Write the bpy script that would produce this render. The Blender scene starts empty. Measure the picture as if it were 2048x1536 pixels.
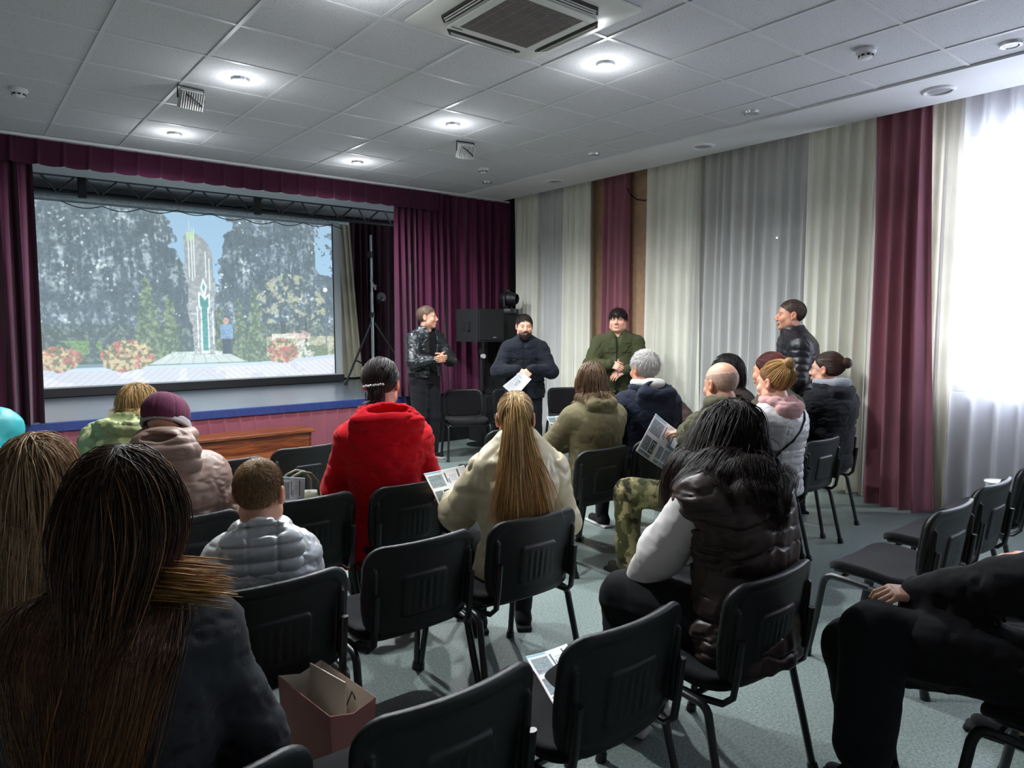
import bpy, bmesh, math, random
import numpy as np
from mathutils import Vector, Matrix

# ------------------------------------------------------------------ scene, camera, light
S = bpy.context.scene
C = S.collection
CAMH = 1.58
CEIL = 3.303
cam_d = bpy.data.cameras.new('camera'); cam = bpy.data.objects.new('camera', cam_d); C.objects.link(cam)
cr = Vector((0.77762044, -0.62872585, -0.00320326)); cu = Vector((0.0556116, 0.06370492, 0.9964181)); cf = Vector((0.62626975, 0.77501322, -0.08450269))
cam.matrix_world = Matrix(((cr.x, cu.x, -cf.x, 0), (cr.y, cu.y, -cf.y, 0), (cr.z, cu.z, -cf.z, CAMH), (0, 0, 0, 1)))
cam_d.sensor_width = 36; cam_d.lens = 1405.43 / 2048 * 36; cam_d.clip_start = 0.05
S.camera = cam
S.view_settings.view_transform = 'Standard'; S.view_settings.look = 'None'; S.view_settings.gamma = 1
S.view_settings.use_curve_mapping = False
S.view_settings.exposure = 1.5
try:
    S.cycles.use_denoising = True; S.cycles.max_bounces = 7; S.cycles.diffuse_bounces = 4; S.cycles.transparent_max_bounces = 8
    S.cycles.sample_clamp_indirect = 4; S.cycles.caustics_reflective = False; S.cycles.caustics_refractive = False
except Exception: pass
W = bpy.data.worlds.new('world'); S.world = W; W.use_nodes = True
bg = W.node_tree.nodes['Background']; bg.inputs[0].default_value = (0.80, 0.88, 1.0, 1); bg.inputs[1].default_value = 6.0

def area(name, loc, rot, sx, sy, power, col):
    l = bpy.data.lights.new(name, 'AREA'); l.shape = 'RECTANGLE'; l.size = sx; l.size_y = sy; l.energy = power; l.color = col
    o = bpy.data.objects.new(name, l); o.location = loc; o.rotation_euler = rot; C.objects.link(o); l.cycles.is_portal = True; return o   # a portal: guides the sky's own light through the window
# portals for the daylight of the bright window on the right and of the window behind the camera
area('window_daylight', (6.95, 1.35, 1.9), (0, math.radians(90), 0), 1.9, 2.4, 330, (0.86, 0.92, 1.0))
area('rear_window_daylight', (6.95, -1.9, 1.9), (0, math.radians(90), 0), 1.9, 2.0, 130, (0.86, 0.92, 1.0))

# ------------------------------------------------------------------ helpers
def lin(c):
    return tuple((v / 12.92 if v <= 0.04045 else ((v + 0.055) / 1.055) ** 2.4) for v in c)
def hx(s, k=1.0):
    s = s.lstrip('#'); return tuple(k * v for v in lin([int(s[i:i + 2], 16) / 255 for i in (0, 2, 4)]))

MATS = {}
def mat(name, col=(.5, .5, .5), rough=.6, metal=0, var=0.0, vscale=20, bump=0.0, bscale=60, attr=False, sheen=0, spec=.5, emit=None, emis=0, coat=0, stretch=None, vdetail=3):
    if name in MATS: return MATS[name]
    m = bpy.data.materials.new(name); m.use_nodes = True; nt = m.node_tree; b = nt.nodes['Principled BSDF']
    b.inputs['Roughness'].default_value = rough; b.inputs['Metallic'].default_value = metal
    b.inputs['Specular IOR Level'].default_value = spec
    b.inputs['Sheen Weight'].default_value = sheen; b.inputs['Coat Weight'].default_value = coat
    b.inputs['Base Color'].default_value = (*col[:3], 1)
    src = None
    if attr:
        a = nt.nodes.new('ShaderNodeVertexColor'); a.layer_name = 'col'; src = a.outputs[0]
        if emis:
            nt.links.new(src, b.inputs['Emission Color']); b.inputs['Emission Strength'].default_value = emis
    co = None
    if var or bump:
        tc = nt.nodes.new('ShaderNodeTexCoord'); mp = nt.nodes.new('ShaderNodeMapping'); nt.links.new(tc.outputs['Object'], mp.inputs[0])
        if stretch: mp.inputs['Scale'].default_value = stretch
        co = mp.outputs[0]
    if var:
        n = nt.nodes.new('ShaderNodeTexNoise'); n.inputs['Scale'].default_value = vscale; n.inputs['Detail'].default_value = vdetail; nt.links.new(co, n.inputs['Vector'])
        r = nt.nodes.new('ShaderNodeMapRange'); r.inputs[1].default_value = .3; r.inputs[2].default_value = .7; r.inputs[3].default_value = 1 - var; r.inputs[4].default_value = 1 + var
        nt.links.new(n.outputs[0], r.inputs[0])
        v = nt.nodes.new('ShaderNodeVectorMath'); v.operation = 'SCALE'
        if src: nt.links.new(src, v.inputs[0])
        else: v.inputs[0].default_value = col[:3]
        nt.links.new(r.outputs[0], v.inputs['Scale']); src = v.outputs[0]
    if src: nt.links.new(src, b.inputs['Base Color'])
    if bump:
        n = nt.nodes.new('ShaderNodeTexNoise'); n.inputs['Scale'].default_value = bscale; n.inputs['Detail'].default_value = 3; nt.links.new(co, n.inputs['Vector'])
        bp = nt.nodes.new('ShaderNodeBump'); bp.inputs['Strength'].default_value = bump; bp.inputs['Distance'].default_value = .004
        nt.links.new(n.outputs[0], bp.inputs['Height']); nt.links.new(bp.outputs[0], b.inputs['Normal'])
    if emit:
        b.inputs['Emission Color'].default_value = (*emit, 1); b.inputs['Emission Strength'].default_value = emis or 1
    MATS[name] = m; return m

def link(name, me, m, parent=None, smooth=True):
    if smooth and len(me.polygons): me.polygons.foreach_set('use_smooth', np.ones(len(me.polygons), dtype=bool))
    o = bpy.data.objects.new(name, me); C.objects.link(o)
    if m: me.materials.append(m)
    if parent: o.parent = parent
    return o
def tag(o, label=None, cat=None, group=None, kind=None):
    if label: o['label'] = label
    if cat: o['category'] = cat
    if group: o['group'] = group
    if kind: o['kind'] = kind
    return o
def thing(name, label, cat, loc=(0, 0, 0), rz=0, group=None):
    o = bpy.data.objects.new(name, None); o.empty_display_size = .1; C.objects.link(o); o.location = loc; o.rotation_euler = (0, 0, rz)
    return tag(o, label, cat, group)
def mesh_np(name, V, Q, m, parent=None, col=None, smooth=True):
    me = bpy.data.meshes.new(name); V = np.asarray(V, np.float32); Q = np.asarray(Q, np.int32)
    me.vertices.add(len(V)); me.vertices.foreach_set('co', V.ravel())
    k = Q.shape[1]; me.loops.add(Q.size); me.loops.foreach_set('vertex_index', Q.ravel())
    me.polygons.add(len(Q)); me.polygons.foreach_set('loop_start', np.arange(0, Q.size, k, dtype=np.int32))
    me.update(calc_edges=True); me.validate()
    if col is not None:
        a = me.color_attributes.new('col', 'FLOAT_COLOR', 'POINT')
        a.data.foreach_set('color', np.concatenate([col, np.ones((len(col), 1))], 1).astype(np.float32).ravel())
    return link(name, me, m, parent, smooth)

class MB:
    """collects boxes, bars, tubes, lathes; build() links them as one mesh object"""
    def __init__(s): s.b = bmesh.new()
    def box(s, lo, hi, bev=0.0, M=None):
        lo = Vector(lo); hi = Vector(hi); c = (lo + hi) / 2; d = hi - lo
        r = bmesh.ops.create_cube(s.b, size=1, matrix=Matrix.Translation(c) @ Matrix.Diagonal((*d, 1)))
        vs = r['verts']
        if bev:
            es = {e for v in vs for e in v.link_edges}
            q = bmesh.ops.bevel(s.b, geom=list(es) + vs, offset=bev, segments=2, affect='EDGES', profile=.5)
            vs = list({v for f in q['faces'] for v in f.verts} | {v for v in vs if v.is_valid})
        if M: bmesh.ops.transform(s.b, matrix=M, verts=vs)
        return vs
    def tube(s, pts, r, n=8, M=None, caps=True, sx=1.0):
        pts = [Vector(p) for p in pts]; rings = []
        rr = r if isinstance(r, (list, tuple)) else [r] * len(pts)
        t0 = (pts[1] - pts[0]).normalized(); up = Vector((0, 0, 1)) if abs(t0.z) < .9 else Vector((1, 0, 0))
        x = t0.cross(up).normalized()
        for i, p in enumerate(pts):
            t = (pts[min(i + 1, len(pts) - 1)] - pts[max(i - 1, 0)]).normalized()
            x = (x - t * x.dot(t)).normalized(); y = t.cross(x)
            ring = []
            for k in range(n):
                a = 2 * math.pi * k / n; v = p + (x * math.cos(a) * sx + y * math.sin(a)) * rr[i]
                ring.append(s.b.verts.new(M @ v if M else v))
            rings.append(ring)
        for a, b in zip(rings, rings[1:]):
            for k in range(n): s.b.faces.new((a[k], a[(k + 1) % n], b[(k + 1) % n], b[k]))
        if caps: s.b.faces.new(rings[0][::-1]); s.b.faces.new(rings[-1])
    def lathe(s, prof, c=(0, 0, 0), n=24, M=None):
        rings = []
        for r, z in prof:
            rings.append([s.b.verts.new((M or Matrix()) @ Vector((c[0] + r * math.cos(2 * math.pi * k / n), c[1] + r * math.sin(2 * math.pi * k / n), c[2] + z))) for k in range(n)])
        for a, b in zip(rings, rings[1:]):
            for k in range(n): s.b.faces.new((a[k], a[(k + 1) % n], b[(k + 1) % n], b[k]))
        if prof[0][0] > 1e-4: s.b.faces.new(rings[0][::-1])
        if prof[-1][0] > 1e-4: s.b.faces.new(rings[-1])
    def quad(s, a, b, c, d): s.b.faces.new([s.b.verts.new(p) for p in (a, b, c, d)])
    def prism(s, poly, a, b, M=None, axis=1):
        def P(u, v, w): return Vector((u, w, v)) if axis == 1 else (Vector((w, u, v)) if axis == 0 else Vector((u, v, w)))
        A = [s.b.verts.new((M or Matrix()) @ P(u, v, a)) for u, v in poly]; B = [s.b.verts.new((M or Matrix()) @ P(u, v, b)) for u, v in poly]
        s.b.faces.new(A); s.b.faces.new(B[::-1]); n = len(poly)
        for i in range(n): s.b.faces.new((A[i], B[i], B[(i + 1) % n], A[(i + 1) % n]))
    def build(s, name, m, parent=None, smooth=False):
        bmesh.ops.recalc_face_normals(s.b, faces=s.b.faces[:])
        me = bpy.data.meshes.new(name); s.b.to_mesh(me); s.b.free()
        o = link(name, me, m, parent, False)
        if smooth:
            me.polygons.foreach_set('use_smooth', np.ones(len(me.polygons), dtype=bool))
            try: me.set_sharp_from_angle(angle=math.radians(38))
            except Exception: pass
        return o
def copy_tree(o, parent=None):
    c = o.copy(); C.objects.link(c); c.parent = parent
    for ch in [x for x in bpy.data.objects if x.parent == o and x.name != c.name]: copy_tree(ch, c)
    return c
def arc(c, r, a0, a1, n, ax=(0, 1)):
    out = []
    for i in range(n + 1):
        a = a0 + (a1 - a0) * i / n; p = list(c); p[ax[0]] += r * math.cos(a); p[ax[1]] += r * math.sin(a); out.append(tuple(p))
    return out

# ------------------------------------------------------------------ implicit-surface modelling (smooth unions meshed with surface nets)
def _interp(x, xp, fp): return np.interp(x.ravel(), xp, fp).reshape(x.shape).astype(np.float32)
class Fld:
    def __init__(s, lo, hi, h, fine=None):
        # fine: per axis a list of (a, b, step) ranges meshed more finely than h
        s.h = h; s.ax = []
        for i in range(3):
            x = lo[i]; out = [x]
            while x < hi[i]:
                st = h
                for a, b, q in (fine[i] if fine else []):
                    if a <= x < b: st = q
                x += st; out.append(x)
            s.ax.append(np.array(out, np.float32))
        s.n = np.array([len(a) for a in s.ax]); s.d = np.full(s.n, .3, np.float32)
    def put(s, prim, k=.02, op='u', T=None, disp=None):
        fn, lo, hi = prim; lo = np.array(lo, float); hi = np.array(hi, float)
        if T is not None:
            R, c = T; cs = np.array([[(lo, hi)[a][0], (lo, hi)[b][1], (lo, hi)[e][2]] for a in (0, 1) for b in (0, 1) for e in (0, 1)])
            w = cs @ R.T + c; lo, hi = w.min(0), w.max(0)
        pad = k + 3 * s.h
        a = np.array([np.searchsorted(s.ax[i], lo[i] - pad) for i in range(3)]); b = np.array([np.searchsorted(s.ax[i], hi[i] + pad) for i in range(3)])
        if (b - a).min() <= 0: return
        sl = tuple(slice(a[i], b[i]) for i in range(3))
        X, Y, Z = np.meshgrid(*[s.ax[i][sl[i]] for i in range(3)], indexing='ij')
        X0, Y0, Z0 = X, Y, Z
        if T is not None:
            x, y, z = X - c[0], Y - c[1], Z - c[2]
            X = x * R[0, 0] + y * R[1, 0] + z * R[2, 0]; Y = x * R[0, 1] + y * R[1, 1] + z * R[2, 1]; Z = x * R[0, 2] + y * R[1, 2] + z * R[2, 2]
        v = fn(X, Y, Z)
        if disp is not None: v = v + disp(X0, Y0, Z0)
        o = s.d[sl]
        if op == 'u':
            hh = np.maximum(k - np.abs(o - v), 0) / k; s.d[sl] = np.minimum(o, v) - hh * hh * k / 4
        elif op == 's':
            v = -v; hh = np.maximum(k - np.abs(o - v), 0) / k; s.d[sl] = np.maximum(o, v) + hh * hh * k / 4
        elif op == 'i': 
            s.d[sl] = np.maximum(o, v)
    def disp(s, fn):
        X, Y, Z = np.meshgrid(*s.ax, indexing='ij'); m = np.abs(s.d) < .05
        s.d[m] += fn(X[m], Y[m], Z[m]).astype(np.float32)
    def sample(s, P):
        q = np.stack([np.interp(P[:, j], s.ax[j], np.arange(s.n[j])) for j in range(3)], 1); i = np.clip(np.floor(q).astype(int), 0, s.n - 2); f = np.clip(q - i, 0, 1); out = 0
        for a in (0, 1):
            for b in (0, 1):
                for c in (0, 1):
                    w = (f[:, 0] if a else 1 - f[:, 0]) * (f[:, 1] if b else 1 - f[:, 1]) * (f[:, 2] if c else 1 - f[:, 2])
                    out = out + w * s.d[i[:, 0] + a, i[:, 1] + b, i[:, 2] + c]
        outside = np.zeros(len(P), bool)
        for j in range(3): outside |= (P[:, j] < s.ax[j][0]) | (P[:, j] > s.ax[j][-1])
        return np.where(outside, .3, out)
    def grad(s, P):
        e = s.h * .7; g = np.stack([s.sample(P + np.eye(3)[i] * e) - s.sample(P - np.eye(3)[i] * e) for i in range(3)], 1)
        return g / np.maximum(np.linalg.norm(g, axis=1, keepdims=True), 1e-6)
    def mesh(s):
        d = np.pad(s.d, 1, constant_values=.3); neg = d < 0
        c = [neg[a:neg.shape[0] - 1 + a, b:neg.shape[1] - 1 + b, e:neg.shape[2] - 1 + e] for a in (0, 1) for b in (0, 1) for e in (0, 1)]
        anyn = np.zeros_like(c[0]); alln = np.ones_like(c[0])
        for q in c: anyn |= q; alln &= q
        act = anyn & ~alln; idx = np.argwhere(act); lut = np.full(act.shape, -1, np.int32); lut[act] = np.arange(len(idx))
        offs = np.array([(a, b, e) for a in (0, 1) for b in (0, 1) for e in (0, 1)])
        vals = np.stack([d[idx[:, 0] + o[0], idx[:, 1] + o[1], idx[:, 2] + o[2]] for o in offs], 1)
        acc = np.zeros((len(idx), 3)); cnt = np.zeros(len(idx))
        for i in range(8):
            for j in range(i + 1, 8):
                if np.abs(offs[i] - offs[j]).sum() == 1:
                    x = (vals[:, i] < 0) != (vals[:, j] < 0); t = vals[:, i] / np.where(x, vals[:, i] - vals[:, j], 1)
                    p = offs[i] + t[:, None] * (offs[j] - offs[i]); acc += p * x[:, None]; cnt += x
        q = idx + acc / cnt[:, None] - 1; V = np.stack([np.interp(q[:, j], np.arange(s.n[j]), s.ax[j]) for j in range(3)], 1)
        Q = []
        for ax in range(3):
            u, v = (ax + 1) % 3, (ax + 2) % 3
            sl0 = [slice(1, -1)] * 3; sl1 = [slice(1, -1)] * 3; sl0[ax] = slice(0, -1); sl1[ax] = slice(1, None)
            A = neg[tuple(sl0)]; B = neg[tuple(sl1)]
            for fl, M in ((0, A & ~B), (1, ~A & B)):
                g = np.argwhere(M)
                if not len(g): continue
                g = g + 1; g[:, ax] -= 1
                eu = np.eye(3, dtype=int)[u]; ev = np.eye(3, dtype=int)[v]
                q = [lut[tuple((g - a * eu - b * ev).T)] for a, b in ((1, 1), (0, 1), (0, 0), (1, 0))]
                q = np.stack(q, 1); Q.append(q[:, ::-1] if fl else q)
        return V, np.concatenate(Q)
    def obj(s, name, m, parent=None, colfn=None):
        V, Q = s.mesh()
        return mesh_np(name, V, Q, m, parent, colfn(V) if colfn else None)

def cap(a, b, ra, rb=None, quilt=None, flat=None):
    a = np.array(a, np.float32); b = np.array(b, np.float32); rb = ra if rb is None else rb; ba = b - a; L2 = float(ba @ ba) + 1e-9; L = math.sqrt(L2); R = max(ra, rb)
    def f(X, Y, Z):
        x, y, z = X - a[0], Y - a[1], Z - a[2]; t = np.clip((x * ba[0] + y * ba[1] + z * ba[2]) / L2, 0, 1)
        x = x - t * ba[0]; y = y - t * ba[1]; z = z - t * ba[2]
        if flat is not None: x, y, z = x * flat[0], y * flat[1], z * flat[2]
        d = np.sqrt(x * x + y * y + z * z) - (ra + (rb - ra) * t)
        if quilt: d = d - quilt[1] * (np.sqrt(np.abs(np.sin(np.pi * (t * L / quilt[0] + (quilt[2] if len(quilt) > 2 else 0))))) - .6)
        return d
    e = .03
    if flat is not None: e += R
    return f, np.minimum(a, b) - R - e, np.maximum(a, b) + R + e
def ell(c, r):
    c = np.array(c, np.float32); r = np.array(r, np.float32)
    def f(X, Y, Z):
        x, y, z = (X - c[0]) / r[0], (Y - c[1]) / r[1], (Z - c[2]) / r[2]; k0 = np.sqrt(x * x + y * y + z * z)
        x, y, z = x / r[0], y / r[1], z / r[2]; k1 = np.sqrt(x * x + y * y + z * z) + 1e-6
        return k0 * (k0 - 1) / k1
    return f, c - r - .01, c + r + .01
def rbox(c, hs, r):
    c = np.array(c, np.float32); hs = np.array(hs, np.float32)
    def f(X, Y, Z):
        x, y, z = np.abs(X - c[0]) - hs[0] + r, np.abs(Y - c[1]) - hs[1] + r, np.abs(Z - c[2]) - hs[2] + r
        return np.sqrt(np.maximum(x, 0) ** 2 + np.maximum(y, 0) ** 2 + np.maximum(z, 0) ** 2) + np.minimum(np.maximum(x, np.maximum(y, z)), 0) - r
    return f, c - hs - .01, c + hs + .01
def tor(c, R, r, sq=(1, 1), fz=1.0):
    c = np.array(c, np.float32)
    def f(X, Y, Z):
        x, y, z = (X - c[0]) / sq[0], (Y - c[1]) / sq[1], (Z - c[2]) / fz; q = np.sqrt(x * x + y * y) - R
        return (np.sqrt(q * q + z * z) - r) * min(1, fz)
    m = R + r; e = np.array([m * sq[0] + .02, m * sq[1] + .02, r * fz + .02])
    return f, c - e, c + e
def loft(sec, n=2.3, quilt=None):
    sec = np.array(sec, float); z = sec[:, 0]
    def f(X, Y, Z):
        cx, cy, rx, ry = [_interp(Z, z, sec[:, i]) for i in (1, 2, 3, 4)]
        u = np.abs(X - cx) / rx; v = np.abs(Y - cy) / ry; m = np.minimum(rx, ry)
        d = ((u ** n + v ** n + 1e-9) ** (1 / n) - 1) * m
        if quilt: d = d - quilt[1] * (np.sqrt(np.abs(np.sin(np.pi * (Z - z[0]) / quilt[0]))) - .6)
        e = np.maximum(z[0] - Z, Z - z[-1]); return np.maximum(d, e)
    lo = [(sec[:, 1] - sec[:, 3]).min() - .03, (sec[:, 2] - sec[:, 4]).min() - .03, z[0] - .02]; hi = [(sec[:, 1] + sec[:, 3]).max() + .03, (sec[:, 2] + sec[:, 4]).max() + .03, z[-1] + .02]
    return f, lo, hi
def nz(s, fx=1, fy=1, fz=1, seed=0):
    r = np.random.RandomState(seed); ph = r.rand(12) * 6.28; A = r.normal(size=(4, 3)); A /= np.linalg.norm(A, axis=1, keepdims=True)
    def f(X, Y, Z):
        x, y, z = X * s * fx, Y * s * fy, Z * s * fz; o = 0
        for i in range(4):
            w = 1.8 ** i * .8; q = w * (A[i, 0] * x + A[i, 1] * y + A[i, 2] * z) + ph[i]
            q2 = w * (A[i, 1] * x - A[i, 0] * y + .7 * A[i, 2] * z) + ph[i + 4]
            o = o + np.sin(q + 1.3 * np.sin(q2)) / (1.45 ** i)
        return (o * .4).astype(np.float32)
    return f
def rotm(yaw=0, pitch=0, roll=0):
    """yaw about z (ccw), pitch: nose down positive, roll: tilt to own right positive"""
    cy, sy = math.cos(yaw), math.sin(yaw); cp, sp = math.cos(-pitch), math.sin(-pitch); c, s_ = math.cos(roll), math.sin(roll)
    Rz = np.array([[cy, -sy, 0], [sy, cy, 0], [0, 0, 1]]); Rx = np.array([[1, 0, 0], [0, cp, -sp], [0, sp, cp]]); Ry = np.array([[c, 0, s_], [0, 1, 0], [-s_, 0, c]])
    return Rz @ Rx @ Ry
# ------------------------------------------------------------------ people
V3 = lambda *a: np.array(a, float)
def nrm(v): v = np.asarray(v, float); return v / (np.linalg.norm(v) + 1e-9)

def head_prims(F, R, c, s, female=False, age=0, jaw=1.0):
    T = (R * s, c)
    Ts = (R, c)
    def P(p, k=.012, op='u'): F.put(p, k, op, Ts)
    def e(cc, r): return ell(np.array(cc) * s, np.array(r) * s)
    def cp(a, b, ra, rb): return cap(np.array(a) * s, np.array(b) * s, ra * s, rb * s)
    P(e((0, -.014, .034), (.0745, .094, .084)), .01)
    P(e((0, .022, -.028), (.062 * jaw, .066, .088)), .03)
    P(cp((-.042 * jaw, .012, -.062), (.042 * jaw, .012, -.062), .026, .026), .03)
    P(e((0, .064, -.094), (.026 * jaw, .022, .019)), .025)
    P(cp((-.034, .072, .022), (.034, .072, .022), .011, .011), .014)
    for sx in (-1, 1):
        P(e((sx * .042, .058, -.028), (.022, .022, .022)), .02)
        P(e((sx * .031, .093, .002), (.017, .013, .010)), .010, 's')
        P(e((sx * .031, .0745, .002), (.0125, .0125, .0105)), .003)
        P(cp((sx * .018, .083, .011), (sx * .044, .074, .009), .0045, .0045), .004)
        P(cp((sx * .011, .096, -.036), (sx * .011, .093, -.036), .0085, .0085), .006)
        # ear
        P(e((sx * .079, -.012, -.002), (.009, .019, .031)), .006)
        P(e((sx * .087, -.010, .002), (.006, .010, .018)), .004, 's')
        P(e((sx * .074, -.006, -.026), (.008, .009, .010)), .006)
    P(cp((0, .083, .012), (0, .104, -.028), .0075, .0115), .010)
    P(cp((-.017, .086, -.062), (.017, .086, -.062), .0075, .0075), .006)
    P(cp((-.014, .087, -.071), (.014, .087, -.071), .008, .008), .004)
    P(cp((-.022, .0985, -.0665), (.022, .0985, -.0665), .0028, .0028), .003, 's')
    if age: 
        for sx in (-1, 1): P(cp((sx * .026, .094, -.04), (sx * .034, .088, -.066), .003, .003), .006, 's')

def skin_col(V, R, c, s, sp):
    q = (V - c) @ R / s; n = nz(60)(*V.T)
    base = np.array(sp.get('skin', hx('#d8a58c'))); col = np.tile(base, (len(V), 1)) * (1 + .05 * n[:, None])
    hd = q[:, 2] > -.13
    def blend(m, cc, a=1.0):
        m = np.clip(m, 0, 1)[:, None] * a; col[:] = col * (1 - m) + np.array(cc) * m
    x, y, z = q.T; ax = np.abs(x)
    blend(np.where(hd & (y > .03), np.exp(-((ax - .04) ** 2 + (z + .03) ** 2) / .0006), 0), base * np.array([1.05, .78, .75]), .6)
    blend(np.where(hd & (y > .09) , np.exp(-((ax) ** 2 + (z + .03) ** 2) / .0003), 0), base * np.array([1.05, .75, .72]), .5)
    blend(np.where(hd & (y < .01) & (ax > .07), 1., 0), base * np.array([1.08, .72, .66]), .6)
    if 'stubble' in sp: blend(np.where(hd & (y > -.01) & (z < -.035 - .4 * np.maximum(0, .05 - y)) & (z > -.125), 1 - np.exp(-((-.035 - z) / .02)) , 0) * (1 - np.exp(-(ax ** 2 / .0003 + (z + .066) ** 2 / .00004))), sp['stubble'], sp.get('stubk', .35))
    lip = np.exp(-((x / .023) ** 4 + ((z + .067) / .0085) ** 4)) * (y > .075) * hd; blend(lip, base * np.array([.78, .42, .42]), .85)
    blend(np.exp(-((x / .022) ** 4 + ((z + .0665) / .002) ** 4)) * (y > .075) * hd, base * .18, .8)
    for sx in (-1, 1):
        ex = x - sx * .031; f = hd & (y > .055)
        al = np.exp(-((ex / .0155) ** 4 + ((z - .002) / .0062) ** 4)) * f
        if sp.get('shut'): blend(np.exp(-((ex / .015) ** 4 + ((z + .001) / .002) ** 4)) * f, base * .2, .9)
        else:
            blend(al, (.36, .33, .31), .8); blend(np.exp(-((ex - sp.get('gaze', 0)) ** 2 + (z - .002) ** 2) / .00002) * f, (.03, .025, .02), 1)
            blend(np.exp(-((ex / .0165) ** 4 + ((z - .0085) / .0022) ** 4)) * f, (.03, .02, .015), .8)
        br = np.exp(-((ex / .021) ** 4 + ((z - .0225 + 12 * ex * ex) / .0038) ** 4)) * f
        blend(br, sp.get('brow', hx('#3a2a20')), .8)
        blend(np.exp(-(ex ** 2 / .0004 + (z - .004) ** 2 / .00015)) * f, base * np.array([.72, .55, .52]), .35)
        blend(np.exp(-((ax - .009) ** 2 + (z + .044) ** 2) / .000012) * (y > .085) * hd, base * .15, .7)
    return np.clip(col, 0, 1)

def hand(F, Wp, d, n, side, curl=.5, s=1.0, spread=0.0, thumb=.6, pinch=False):
    """Wp wrist, d pointing to the fingers, n the way the palm faces, side +1 when the thumb lies on cross(d, n)"""
    d = nrm(d); n = nrm(n - np.dot(n, d) * d); t = np.cross(d, n) * side
    R = np.stack([t, d, n], 1); T = (R, np.array(Wp, float))
    F.put(rbox(np.array((0, .047, 0)) * s, np.array((.040, .048, .0145)) * s, .013 * s), .02, 'u', T)
    F.put(ell(np.array((.026, .03, .010)) * s, np.array((.018, .034, .016)) * s), .012, 'u', T)
    L = [(.044, .026, .021), (.049, .030, .023), (.045, .028, .022), (.034, .021, .019)]
    for i in range(4):
        x = .030 - .0205 * i; b = Wp + s * (t * x + d * (.090 - .004 * abs(i - 1.2)))
        a = curl * (.75 + .1 * i); dd = nrm(d + t * spread * (1.2 - i) * .15)
        for j in range(3):
            r0 = (.0090, .0080, .0072)[j] * s; e_ = b + dd * L[i][j] * s
            ca, sa = math.cos(a), math.sin(a); dn = dd * ca + n * sa; e_ = b + dn * L[i][j] * s
            F.put(cap(b, e_, r0, r0 * .93), .0035)
            nn = n * ca - dd * sa; b = e_; dd = dn; n_ = nn
            # keep bending in the same plane
            a = curl * (1.0, .8, .6)[j]; n_keep = n; n = nn
        n = R[:, 2]
    b = Wp + s * (t * .034 + d * .028 + n * .006); td = nrm(t * (1 - thumb * .6) + d * .9 + n * thumb * .7)
    for j, l in enumerate((.038, .032, .026)):
        e_ = b + td * l * s; F.put(cap(b, e_, (.0125, .0105, .0095)[j] * s, (.0108, .0098, .0082)[j] * s), .006); b = e_; td = nrm(td + (-t * .22 + n * .15) * (1 if not pinch else 1.6))

def ik(Sh, Wp, l1, l2, hint):
    v = Wp - Sh; D = np.linalg.norm(v)
    if D > (l1 + l2) * .995: Wp = Sh + v / D * (l1 + l2) * .995; v = Wp - Sh; D = np.linalg.norm(v)
    a = (l1 * l1 - l2 * l2 + D * D) / (2 * D); h = math.sqrt(max(l1 * l1 - a * a, 0)); u = v / D
    hp = nrm(hint - np.dot(hint, u) * u); return Sh + u * a + hp * h, Wp

def tubes(paths, rad, taper, cols):
    """paths (N,M,3) -> three-sided tapered strands"""
    N, M, _ = paths.shape; t = np.gradient(paths, axis=1); t /= np.linalg.norm(t, axis=2, keepdims=True) + 1e-9
    ref = np.tile(nrm([.3, .5, .8]), (N, M, 1)); u = np.cross(t, ref); u /= np.linalg.norm(u, axis=2, keepdims=True) + 1e-9; w = np.cross(t, u)
    r = (rad[:, None] * taper[None, :])[..., None]
    V = np.stack([paths + r * (u * math.cos(a) + w * math.sin(a)) for a in (0, 2.094, 4.189)], 2)
    V = V.reshape(-1, 3); i = np.arange(N * M).reshape(N, M)[:, :-1].ravel() * 3; Q = []
    for k in range(3):
        k2 = (k + 1) % 3; Q.append(np.stack([i + k, i + k2, i + 3 + k2, i + 3 + k], 1))
    col = np.repeat(cols.reshape(-1, 3), 3, axis=0)
    return V, np.concatenate(Q), col

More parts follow.
